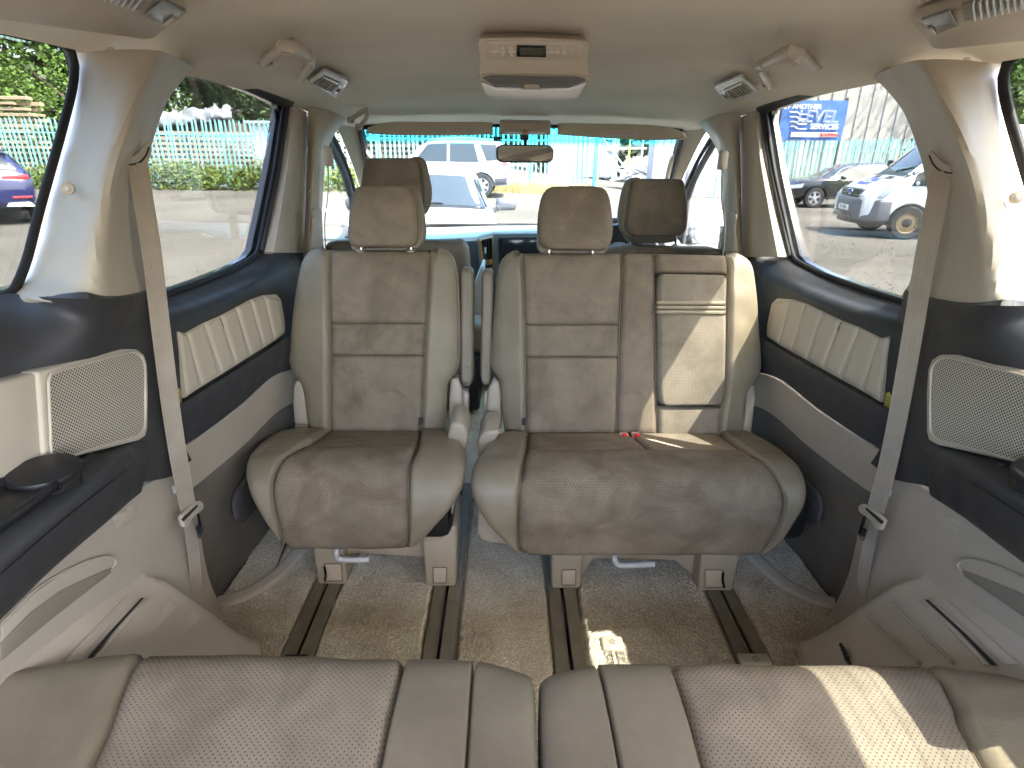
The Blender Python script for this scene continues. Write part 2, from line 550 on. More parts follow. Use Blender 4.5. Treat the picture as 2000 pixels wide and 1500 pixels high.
def glass(name, tint, refl=.06, band=None):
    """a clear pane: tinted straight-through light plus a mirror-like sheen that grows at a slant"""
    t = NT(name); t.t.nodes.remove(t.b)
    tr = t.n('BsdfTransparent'); gl = t.n('BsdfGlossy'); gl.inputs['Roughness'].default_value = .0
    gl.inputs['Color'].default_value = (1, 1, 1, 1)
    if band:
        z0, z1, c = band
        s = t.n('SeparateXYZ'); t.l(t.coord(), s.inputs[0])
        f = t.n('MapRange'); f.inputs['From Min'].default_value = z0; f.inputs['From Max'].default_value = z1; t.l(s.outputs[2], f.inputs['Value'])
        t.l(t.mix(f.outputs[0], tint, c), tr.inputs[0])
    else: tr.inputs[0].default_value = (*tint, 1)
    ge = t.n('NewGeometry'); dp = t.n('VectorMath', operation='DOT_PRODUCT')
    t.l(ge.outputs['Incoming'], dp.inputs[0]); t.l(ge.outputs['Normal'], dp.inputs[1])
    c5 = t.math('POWER', t.math('SUBTRACT', 1.0, t.math('ABSOLUTE', dp.outputs['Value'])), 5.0)
    m = t.n('MixShader'); t.l(t.math('MULTIPLY', t.math('ADD', t.math('MULTIPLY', c5, .96), .04), refl), m.inputs[0])
    t.l(tr.outputs[0], m.inputs[1]); t.l(gl.outputs[0], m.inputs[2]); t.l(m.outputs[0], t.out.inputs['Surface'])
    M[name] = t.m
glass('privacy_glass', (.485, .50, .495), 1.0)
glass('clear_glass', (.72, .75, .745), .8)
glass('windscreen_glass', (.62, .65, .65), .4, band=(.402, .425, (.28, .74, .86)))

# outdoors
t = NT('yard_ground'); o = t.coord()
big = t.noise(o, .35, 6, .6, .5)
c1 = t.mix(t.ramp(big, [(.35, 0), (.65, 1)]), (.086, .079, .069), (.138, .127, .111))
fine = t.noise(o, 26, 8, .75)
c1 = t.mix(t.ramp(fine, [(.32, 0), (.68, 1)]), mul_node(t, c1, .62), mul_node(t, c1, 1.3))
peb = t.n('TexVoronoi', i_Scale=18); t.l(o, peb.inputs['Vector'])
c1 = t.mix(t.ramp(peb.outputs['Distance'], [(.1, .35), (.3, 0)]), c1, (.29, .265, .23))
mid = t.ramp(t.noise(o, 2.3, 6, .7), [(.5, 0), (.7, 1)])
c1 = t.mix(t.math('MULTIPLY', mid, .45), c1, (.13, .12, .105))
M['ground'] = t.fin(c1, .95, t.bump(fine, .8, .05), spec=.1)
def leafm(name, c):
    t = NT(name); o = t.coord()
    oi = t.n('ObjectInfo')
    f = t.ramp(t.noise(o, 1.3, 5, .7), [(.3, 0), (.7, 1)])
    g = t.ramp(t.noise(o, 17, 3), [(.3, 0), (.7, 1)])
    c1 = t.mix(f, mul(c, .55), mul(c, 1.35))
    c1 = t.mix(g, mul_node(t, c1, .7), mul_node(t, c1, 1.35))
    M[name] = t.fin(c1, .55, spec=.3)
    t.b.inputs['Subsurface Weight'].default_value = 0
leafm('leaf', (.085, .15, .025)); leafm('leaf_dark', (.035, .065, .018)); leafm('leaf_yellow', (.10, .14, .025)); leafm('dry_grass', (.35, .28, .12))
plastic('bark', (.08, .062, .045), .9, var=.3, grain=30, gs=1)
def weath(name, c, c2, sc=6, rough=.7, thr=(.5, .7)):
    t = NT(name); o = t.coord()
    f = t.ramp(t.noise(o, sc, 6, .7), [(thr[0], 0), (thr[1], 1)])
    M[name] = t.fin(t.mix(f, c, c2), rough, t.bump(t.noise(o, sc * 8, 4), .2, .01))
weath('fence_paint', (.21, .46, .46), (.14, .33, .34), 9)
weath('fence_blue', (.08, .42, .72), (.10, .34, .56), 9)
weath('fence_green', (.20, .47, .43), (.14, .32, .30), 9)
weath('timber', (.36, .27, .18), (.22, .16, .11), 8, .85)
weath('timber_dark', (.10, .08, .065), (.05, .042, .035), 5, .9)
weath('tarp', (.20, .21, .225), (.11, .115, .12), 4, .6)
weath('cladding', (.42, .40, .36), (.31, .29, .26), 1.2, .85, (.4, .7))
weath('container_grey', (.46, .48, .52), (.33, .34, .36), 2, .6)
weath('container_white', (.68, .69, .70), (.55, .55, .55), 1.2, .5)
weath('roof_slate', (.09, .08, .08), (.06, .055, .055), 4, .8)
weath('yellow_paint', (.55, .48, .10), (.35, .28, .10), 8)
weath('banner_blue', (.06, .15, .42), (.09, .20, .46), 3, .5)
weath('rust_edge', (.62, .58, .50), (.35, .2, .1), 30, .7, (.5, .6))
# ---------------------------------------------------------------- the cabin: floor, roof lining
def gz(x, y):
    """height of the yard: rises gently ahead of the van"""
    w = 1.0 if x <= 0 else max(0.0, 1 - x / 8.0)
    return -.48 + .0275 * max(0.0, min(y, 40) - 9) * w
HB = .0
floor_z = 0.0
def _floor():
    vs = [(-.94, -.4, -.012), (.94, -.4, -.012), (.94, 3.85, -.012), (-.94, 3.85, -.012), (-.94, -.4, -.08), (.94, -.4, -.08), (.94, 3.85, -.08), (-.94, 3.85, -.08)]
    fs = [(0, 1, 2, 3), (7, 6, 5, 4), (0, 4, 5, 1), (1, 5, 6, 2), (2, 6, 7, 3), (3, 7, 4, 0)]
    return mesh('floor', vs, fs, M['carpet'], smooth=False, kind='structure', label='beige carpeted floor of the van cabin')
FLOOR = _floor()
def carpet_strip(xa, xb, y0, y1, seed):
    """a cut piece of pile carpet: every tuft row is its own bump, edges ragged"""
    step = .0032
    ny = int((y1 - y0) / step)
    rnd = random.Random(seed)
    nx = int(max(abs(xb(y0) - xa(y0)), abs(xb(y1) - xa(y1))) / step)
    vs, fs = [], []
    for i in range(ny + 1):
        y = y0 + (y1 - y0) * i / ny
        a = xa(y) + .0035 * noise.noise(Vector((seed, y * 24, 0))) + rnd.uniform(-.0012, .0012)
        b = xb(y) + .0035 * noise.noise(Vector((seed + 5, y * 24, 0))) + rnd.uniform(-.0012, .0012)
        for j in range(nx + 1):
            x = a + (b - a) * j / nx
            e = min(1, min(j, nx - j) / 3.0, i / 2.0 + .2, (ny - i) / 2.0 + .2)
            lump = .004 * noise.noise(Vector((x * 9, y * 9, seed))) + .003 * noise.noise(Vector((x * 26, y * 12, seed)))
            z = -.010 + (.020 + lump) * e ** .5 + rnd.uniform(-.0034, .0034) * e
            vs.append((x + rnd.uniform(-.0009, .0009), y + rnd.uniform(-.0009, .0009), z))
    W = nx + 1
    for i in range(ny):
        for j in range(nx):
            fs.append((i * W + j, i * W + j + 1, (i + 1) * W + j + 1, (i + 1) * W + j))
    return mesh('carpet_strip', vs, fs, M['carpet'], FLOOR)
RAILX = {'a': -.577, 'b': -.229, 'c': .099, 'd': .556}
def lin(x): return lambda y: x
carpet_strip(lambda y: -.86 if y > 1.2 else -.86 + (1.2 - y) * 1.45, lin(-.577 - .043), .95, 1.72, 1)
carpet_strip(lambda y: -.577 + .044 + .010 * math.sin(y * 9), lin(-.229 - .043), .80, 2.1, 2)
carpet_strip(lin(-.229 + .044), lin(.099 - .043), .62, 2.1, 3)
carpet_strip(lin(.099 + .045), lin(.556 - .043), .80, 2.1, 4)
carpet_strip(lin(.556 + .043), lambda y: .86 if y > 1.2 else .86 - (1.2 - y) * 1.45, .95, 1.72, 5)

def floor_rail(x, y0, y1, label, cap_front=False, cap_end=False, w=.080):
    t = thing('seat_rail', label, 'seat rail', 'seat rails sunk in the carpet', loc=(x, y0, 0))
    for s in (-1, 1):
        box('rail_side', (x + s * (w / 4 + .002), (y0 + y1) / 2, .004), (w / 2 - .006, y1 - y0, .014), M['rail'], t, .002, 1)
        box('rail_lip', (x + s * .0062, (y0 + y1) / 2, .0095), (.003, y1 - y0, .009), M['rail'], t, .001, 1)
    box('rail_slot', (x, (y0 + y1) / 2, -.004), (.0105, y1 - y0 - .004, .006), M['gloss_black'], t, 0)
    if cap_end:
        box('end_cap', (x, y0 - .008, .006), (w * .98, .035, .020), M['trim'], t, .006, 3)
        tube('cap_mark', [(x + .008 * math.cos(a), y0 - .01 + .006 * math.sin(a), .0165) for a in [k * math.pi / 6 for k in range(13)]], .0006, M['dark_line'], t, n=4, steps=16)
    if cap_front:
        box('end_cap', (x, y1 + .012, .008), (w * 1.02, .045, .026), M['trim'], t, .008, 3)
        tube('cap_mark', [(x + .007 * math.cos(a), y1 + .012 + .006 * math.sin(a), .0215) for a in [k * math.pi / 6 for k in range(13)]], .0007, M['dark_line'], t, n=4, steps=16)
        box('cap_mark', (x, y1 + .012, .0213), (.0012, .006, .0012), M['dark_line'], t, 0)
    return t
floor_rail(-.577, 1.085, 1.9, 'metal seat rail under the outer foot of the single seat', cap_end=False)
floor_rail(-.229, .75, 1.9, 'metal seat rail left of the middle aisle carpet')
floor_rail(.099, .75, 1.9, 'sunlit metal seat rail right of the middle aisle carpet')
floor_rail(.556, 1.085, 1.9, 'metal seat rail under the outer foot of the bench, with rounded end', cap_end=True)
pf = P(1190, 1255, z=.01)
floor_rail(pf.x + .006, .80, pf.y - .02, 'short sunlit floor rail with a beige end cap in the carpet', cap_front=True, w=.056)
# black stop at the end of the left outer rail
tb = P(581, 1287, z=.01)
box('rail_stop', (-.577, 1.078, .008), (.055, .014, .022), M['black_plastic'], bpy.data.objects['seat_rail'], .003)

# roof lining
ZC = [(-.45, 1.352), (.2, 1.374), (.9, 1.384), (1.3, 1.388), (1.75, 1.388), (2.2, 1.377), (2.5, 1.352), (2.75, 1.316), (2.86, 1.293)]
def roof_z(x, y):
    a = abs(x)
    d = interp([(0, 0), (.33, .002), (.55, .009), (.66, .015), (.75, .026), (.815, .040), (.86, .056)], a)
    return interp(ZC, y) - d
rows = []
for y in [-.45, 0, .45, .9, 1.3, 1.75, 2.2, 2.42, 2.64, 2.78, 2.86]:
    half = interp([(0, .853), (2.2, .842), (2.5, .825), (2.86, .77)], y)
    rows.append([Vector((x * half, y, roof_z(x * half, y))) for x in [-1, -.94, -.86, -.7, -.45, -.2, 0, .2, .45, .7, .86, .94, 1]])
ROOF = sheet('headliner', rows, M['headliner'], None, thick=.03, hint=(0, 0, -1), ns=60, nt_=48, kind='structure', label='beige fabric headliner over the cabin')
# outer roof skin keeps daylight out above the lining
rows = [[Vector((x, y, roof_z(min(abs(x), .77), min(y, 2.8)) + (.06 if abs(x) < .77 else .02))) for x in [-.903, -.87, -.5, 0, .5, .87, .903]] for y in [-.5, .5, 1.6, 2.4, 2.88]]
sheet('roof_skin', rows, M['black_paint'], None, thick=.01, hint=(0, 0, 1), ns=12, nt_=12, kind='structure', label='outer roof skin of the van')

# ---------------------------------------------------------------- both sides
def lab(sg, left, right): return left if sg < 0 else right
WIDE = 1.1                                            # drawing half-widths were taken a tenth too narrow
def SD(sg, u, v, x):
    p = P(u, v, x=(x + .065) * WIDE - .065)
    return p if sg < 0 else flipx(p)
def SDz(sg, u, v, z):
    p = P(u, v, z=z)
    return p if sg < 0 else flipx(p)
QOUT = [(0, 52), (60, 65), (110, 78), (134, 91), (145, 115), (143, 165), (125, 240), (100, 330), (75, 420), (60, 480), (45, 530), (25, 565), (0, 583)]
def quarter(sg):
    T = thing('rear_quarter_trim', lab(sg, 'left rear side trim with beige pillar, speaker, dark armrest and cup holder', 'right rear side trim with sunlit beige pillar, speaker and dark armrest'), 'side trim', loc=(sg * .74, 1.0, 0))
    inw = Vector((-sg, 0, 0))
    # pillar
    rr = [[(148, 104), (225, 97), (303, 98), (345, 112), (379, 131)], [(150, 130), (215, 128), (290, 132), (325, 143), (354, 160)], [(147, 175), (205, 175), (270, 178), (302, 185), (328, 196)],
          [(137, 235), (190, 235), (247, 238), (282, 239), (310, 240)], [(114, 320), (165, 320), (222, 322), (258, 320), (288, 318)], [(92, 400), (145, 400), (203, 402), (245, 400), (281, 395)],
          [(72, 480), (125, 482), (190, 484), (245, 482), (296, 478)], [(50, 540), (110, 545), (184, 550), (250, 546), (310, 540)], [(18, 576), (75, 584), (180, 587), (260, 581), (320, 559)], [(14, 588), (75, 597), (180, 600), (260, 594), (322, 572)]]
    XL = (-.802, -.737, -.670, -.697, -.757)
    XS = (-.795, -.722, -.652, -.680, -.742)
    pil = sheet('pillar_trim', [[SD(sg, u, v, x) for (u, v), x in zip(r, XS if r is not rr[-1] else XL)] for r in rr], M['trim'], T, thick=.012, ns=50, nt_=40)
    # black gap above the pillar tip
    # header trim above quarter window
    hd = [[(-150, -10, -.745), (0, 28, -.745), (100, 56, -.745), (200, 84, -.742), (224, 97, -.742)], [(-150, 20, -.80), (0, 50, -.80), (100, 75, -.80), (138, 92, -.80), (150, 106, -.80)]]
    sheet('window_header', [[SD(sg, *q) for q in r] for r in hd], M['trim'], T, thick=.008, ns=6, nt_=24, sub=False)
    # rear quarter window
    qo = [SD(sg, u, v, -.788) for u, v in QOUT]
    z0, z1 = qo[0].z, qo[-1].z
    back = [Vector((sg * .8735, y, z)) for y, z in [(.55, z1 - .012), (.25, z1 - .01), (.12, z1 + .03), (.10, z1 + .1), (.10, z0 - .12), (.13, z0 - .03), (.3, z0 - .004), (.55, z0)]]
    loop = qo + back
    cl = cat_rom(loop + [loop[0]], 90)[:-1]
    gl = slab('quarter_glass', [p + inw * -.006 for p in cl], inw * -.004, M['privacy_glass'], T, bevel=0, angle=30)
    tube('window_seal', cl + [cl[0]], .0075, M['rubber'], T, n=8, steps=120, flat=(1, 1.3), caps=False)
    if sg > 0:   # aerial wires printed on the pane
        ymx = max(p.y for p in qo)
        def wire(pts): tube('aerial_wire', [Vector((.872, y, z)) for y, z in pts], .0007, M['dark_line'], gl, n=5, steps=24)
        wire([(.28, 1.27), (.62, 1.275), (.76, 1.27), (.80, 1.23), (.79, 1.10), (.74, .98)])
        for k in range(4): wire([(.28, 1.235 - .05 * k), (.79 - .012 * k, 1.235 - .05 * k)])
        wire([(.60, 1.27), (.60, 1.0)])
    # outer body around the window (stops light, hidden behind the trim)
    def strip(nm, pts): slab(nm, [Vector((sg * .892, y, z)) for y, z in pts], (sg * .02, 0, 0), M['black_paint'], T, bevel=0)
    ymax = max(p.y for p in qo)
    strip('body_panel', [(-.45, z0 - .005), (ymax - .05, z0 - .005), (1.34, 1.375), (1.34, 1.46), (-.5, 1.46)])
    strip('body_panel', [(-.5, -.1), (1.40, -.1), (1.33, .84), (ymax - .1, z1 + .003), (-.45, z1 + .003)])
    strip('body_panel', [(-.45, z1), (.1, z1), (.1, z0), (-.45, z0)])
    strip('body_panel', [(qo[9].y + .09, z1), (1.30, .85), (1.27, 1.1), (1.36, 1.37), (ymax + .05, z0 + .02), (qo[5].y + .075, qo[5].z), (qo[7].y + .085, qo[7].z)])
    # screw
    q = SD(sg, 134, 368, -.752) + inw * .004
    nrm = Vector((-sg * .35, -.93, .05)).normalized()
    q = SD(sg, 134, 368, -.727)
    hk = disc('coat_hook_button', q + nrm * .004, nrm, .010, .008, M['trim_cool'], T)
    disc('screw_head', q + nrm * .0095, nrm, .0045, .004, M['silver_plastic'], hk)
    # dark panel
    dr = [[(-220, 562, -.79), (18, 573, -.782), (90, 581, -.708), (180, 583, -.640), (262, 577, -.668), (319, 555, -.732)],
          [(-220, 640, -.745), (20, 650, -.725), (100, 650, -.695), (190, 650, -.670), (290, 645, -.702), (336, 640, -.735)],
          [(-220, 820, -.705), (0, 775, -.70), (100, 765, -.695), (200, 765, -.69), (310, 765, -.708), (354, 760, -.73)],
          [(-220, 1000, -.69), (0, 955, -.69), (100, 920, -.69), (200, 888, -.69), (315, 862, -.705), (368, 850, -.727)],
          [(-220, 1160, -.69), (0, 1060, -.695), (110, 1000, -.695), (215, 950, -.697), (330, 932, -.712), (376, 897, -.727)]]
    sheet('upper_panel', [[SD(sg, *q) for q in r] for r in dr], M['dark_trim'], T, thick=.012, ns=40, nt_=40)
    # armrest
    ar = [[(286, 848, -.708), (287, 853, -.704), (289, 862, -.70), (288, 890, -.695), (278, 955, -.70), (270, 962, -.715)],
          [(240, 862, -.705), (238, 876, -.67), (230, 898, -.64), (224, 935, -.628), (226, 1000, -.65), (222, 1002, -.70)],
          [(170, 882, -.70), (169, 910, -.655), (160, 945, -.618), (150, 990, -.605), (160, 1056, -.632), (158, 1058, -.70)],
          [(85, 906, -.70), (84, 950, -.65), (80, 1004, -.610), (72, 1055, -.600), (96, 1112, -.628), (94, 1114, -.70)],
          [(0, 940, -.70), (0, 998, -.65), (0, 1070, -.608), (0, 1118, -.60), (32, 1174, -.628), (30, 1178, -.70)],
          [(-170, 1010, -.70), (-170, 1085, -.65), (-170, 1200, -.608), (-175, 1250, -.60), (-130, 1330, -.628), (-130, 1335, -.70)]]
    ars = sheet('armrest', [[SD(sg, *q) for q in r] for r in ar], M['dark_trim'], T, thick=.01, ns=40, nt_=40)
    grv = [SD(sg, *q) + inw * .002 for q in [(272, 900, -.690), (224, 935, -.628), (150, 992, -.605), (72, 1057, -.600), (0, 1120, -.60)]]
    tube('seam_line', grv, .0011, M['black_plastic'], ars, n=6, steps=40)
    tab = [SD(sg, *q) + Vector((0, 0, .003)) for q in [(157, 903, -.672), (178, 888, -.685), (206, 893, -.675), (184, 912, -.660)]]
    slab('blank_cover', tab, (0, 0, .002), M['dark_trim'], ars, bevel=.001)
    # cup holder
    c = SD(sg, 92, 944, -.652) + Vector((0, 0, .004))
    cup = disc('cup_holder', c + Vector((0, 0, -.010)), (0, 0, 1), .040, .03, M['black_plastic'], T, n=36)
    disc('cup_lid', c + Vector((-sg * .002, 0, .014)), (-sg * .06, -.05, 1), .043, .013, M['black_plastic'], cup, n=36, bevel=.004)
    box('lid_clip', c + Vector((-sg * .030, -.026, .006)), (.016, .014, .012), M['gloss_black'], cup, .003)
    tr0 = SD(sg, 15, 1000, -.645)
    tray = box('tray_recess', tr0 + Vector((sg * .0, -.01, .003)), (.055, .11, .014), M['black_plastic'], T, .006, 3)
    tube('tray_rim', [tr0 + Vector((dx * -sg, dy, .011)) for dx, dy in [(-.028, .05), (.0, .056), (.026, .05), (.030, .0), (.026, -.06)]], .006, M['black_plastic'], tray, n=8, steps=30)
    # speaker
    fo = [(75, 726), (160, 703), (245, 681), (270, 682), (283, 692), (289, 712), (291, 760), (290, 835), (286, 852), (272, 861), (180, 884), (88, 909)]
    sp = slab('speaker_surround', [SD(sg, u, v, -.678) for u, v in fo], (sg * .03, 0, 0), M['trim'], T, bevel=.005, seg=3)
    gi = [(93, 745), (96, 736), (105, 728), (170, 709), (250, 688), (266, 690), (277, 700), (282, 722), (282, 826), (277, 842), (264, 851), (190, 874), (118, 896), (104, 893), (99, 880)]
    gp = [SD(sg, u, v, -.6745) for u, v in gi]
    g = slab('speaker_grille', gp, (sg * .003, 0, 0), M['speaker_mesh'], sp, bevel=.0015, seg=1)
    uvl = g.data.uv_layers.new(name='UVMap'); off = world_loc(sp)
    for lp in g.data.loops:
        co = g.data.vertices[lp.vertex_index].co
        uvl.data[lp.index].uv = (co.y, co.z)
    tube('grille_rim', [p + inw * .001 for p in gp] + [gp[0] + inw * .001], .0022, M['trim'], sp, n=6, steps=60, caps=False)
    ins = [(-220, 830), (-100, 775), (0, 748), (73, 727), (86, 909), (0, 937), (-110, 985), (-220, 1040)]
    slab('side_insert', [SD(sg, u, v, -.683) for u, v in ins], (sg * .03, 0, 0), M['trim'], T, bevel=.006, seg=3)
    # lower panel
    lr = [[(374, 888, -.747), (338, 924, -.735), (276, 952, -.722), (160, 1050, -.715), (0, 1195, -.715), (-180, 1365, -.715)],
          [(386, 985, -.752), (340, 1000, -.742), (285, 1010, -.733), (200, 1060, -.722), (40, 1190, -.72), (-160, 1390, -.72)],
          [(394, 1060, -.757), (350, 1075, -.747), (296, 1090, -.738), (240, 1120, -.728), (100, 1232, -.722), (-120, 1420, -.72)],
          [(410, 1135, -.760), (385, 1165, -.752), (340, 1160, -.745), (290, 1155, -.735), (140, 1285, -.727), (-60, 1460, -.722)]]
    rowsl = [[SD(sg, *q) for q in r] for r in lr]
    foot = SDz(sg, 437, 1197, .004)
    rowsl.append([foot] + [Vector((p.x, p.y, .0)) for p in rowsl[-1][1:]])
    lp_ = sheet('lower_panel', rowsl, M['trim'], T, thick=.012, ns=44, nt_=44)
    # map pocket in the lower panel
    pk = [(0, 1222), (60, 1160), (110, 1125), (160, 1100), (200, 1088), (220, 1090), (226, 1100), (215, 1118), (160, 1160), (90, 1215), (0, 1290)]
    pts = [SD(sg, u, v, -.719) for u, v in pk]
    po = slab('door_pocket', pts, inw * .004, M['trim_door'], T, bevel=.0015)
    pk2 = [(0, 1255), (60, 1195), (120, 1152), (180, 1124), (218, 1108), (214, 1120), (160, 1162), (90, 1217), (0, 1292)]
    slab('pocket_mouth_shade', [SD(sg, u, v, -.7145) for u, v in pk2], inw * .0015, M['pocket_shade'], po, bevel=.0006)  # flat darker patch: shading inside the pocket put into its colour
    tube('pocket_rim', [SD(sg, u, v, -.715) for u, v in pk[:8]], .0022, M['trim'], po, n=6, steps=40)
    # switch plate
    sw = [SD(sg, u, v, -.730) for u, v in [(204, 1022), (232, 995), (245, 984), (256, 984), (262, 1000), (258, 1014), (228, 1031), (210, 1034)]]
    swp = slab('light_switch_plate', sw, inw * .008, M['trim_cool'], T, bevel=.003, seg=2)
    slab('switch_button', [SD(sg, u, v, -.7225) for u, v in [(217, 1010), (244, 997), (247, 1006), (219, 1019)]], inw * .003, M['trim'], swp, bevel=.0008)
    # wheel arch box
    h = [[(285, 1125, -.735), (335, 1142, -.715), (385, 1177, -.69), (432, 1213, -.665), (478, 1243, -.64), (500, 1252, -.615)],
         [(250, 1137, -.735), (310, 1160, -.71), (375, 1198, -.68), (430, 1232, -.65), (480, 1262, -.622), (504, 1292, -.606)],
         [(170, 1188, -.73), (250, 1212, -.70), (330, 1245, -.67), (400, 1275, -.64), (450, 1310, -.617), (475, 1350, -.604)],
         [(60, 1262, -.73), (160, 1298, -.695), (255, 1340, -.66), (340, 1380, -.632), (395, 1440, -.612), (425, 1500, -.602)],
         [(-120, 1380, -.73), (0, 1430, -.69), (110, 1500, -.655), (190, 1570, -.627), (250, 1650, -.610), (290, 1730, -.60)]]
    hrows = [[SD(sg, *q) for q in r] for r in h]
    front = [Vector((p.x, p.y + .012, .0)) for p in hrows[0]]
    midf = [Vector((p.x, p.y + .015, p.z * .55)) for p in hrows[0]]
    hrows = [front, midf] + hrows
    for k, r in enumerate(hrows):
        e = r[-1]
        r.append(Vector((e.x, e.y, max(0, e.z * .45)))); r.append(Vector((e.x, e.y, 0)))
    wa = sheet('wheel_arch_box', hrows, M['trim_door'], T, thick=.01, ns=50, nt_=44)
    # tray lid with a slot on the arch box
    def on_box(u, v):
        a = SD(sg, 310, 1160, -.71); b = SD(sg, 160, 1298, -.695); cc = SD(sg, 330, 1245, -.67)
        n = (b - a).cross(cc - a).normalized()
        p = P(u, v, x=-.65)
        p0 = a if sg < 0 else flipx(a)
        n0 = n if sg < 0 else flipx(n)
        q = PP(u, v, p0, n0)
        return q if sg < 0 else flipx(q)
    lift = Vector((-sg * .55, 0, .8)).normalized()
    lid = slab('tray_lid', [on_box(*q) + lift * .004 for q in [(120, 1300), (170, 1245), (240, 1172), (268, 1171), (205, 1235), (148, 1300)]], lift * .004, M['trim_door'], wa, bevel=.0015)
    slab('lid_slot', [on_box(*q) + lift * .006 for q in [(158, 1302), (210, 1240), (273, 1172), (279, 1172), (218, 1240), (168, 1302)]], lift * .001, M['dark_line'], wa, bevel=0)
    slab('lid_strip', [on_box(*q) + lift * .005 for q in [(172, 1302), (222, 1240), (283, 1172), (290, 1172), (232, 1240), (182, 1302)]], lift * .004, M['trim'], wa, bevel=.001)
    for k in (0, 1):
        q = [(235 + 60 * k, 1295), (290 + 55 * k, 1235 + 5 * k), (335 + 48 * k, 1180 + 18 * k)]
        tube('moulded_rib', [on_box(*w) + lift * (.0 - .004 * k) for w in q], .008, M['trim_door'], wa, n=10, steps=16, flat=(.45, 1.5))
    if sg > 0:
        for k in range(4):
            b = SD(sg, 430 - 3 * k, 1262 + 9 * k, -.628)
            box('vent_slat', b + inw * .004, (.006, .018, .007), M['dark_line'], wa, .001)
    # dark end cap of the pillar base with warning sticker
    st = [SD(sg, u, v, -.7135) for u, v in [(341, 768), (346, 757), (351, 760), (355, 788), (357, 800), (346, 805)]]
    stk = slab('warning_sticker', st, inw * .0012, M['yellow_paint'], T, bevel=0)
    for k in range(6):
        a = SD(sg, 344.5 + k * .6, 770 + 6 * k, -.7120); b = SD(sg, 352.5 + k * .6, 767 + 6 * k, -.7120)
        tube('sticker_line', [a, b], .0004, M['dark_line'], stk, n=4, steps=2)
    return T
QL, QR = quarter(-1), quarter(1)

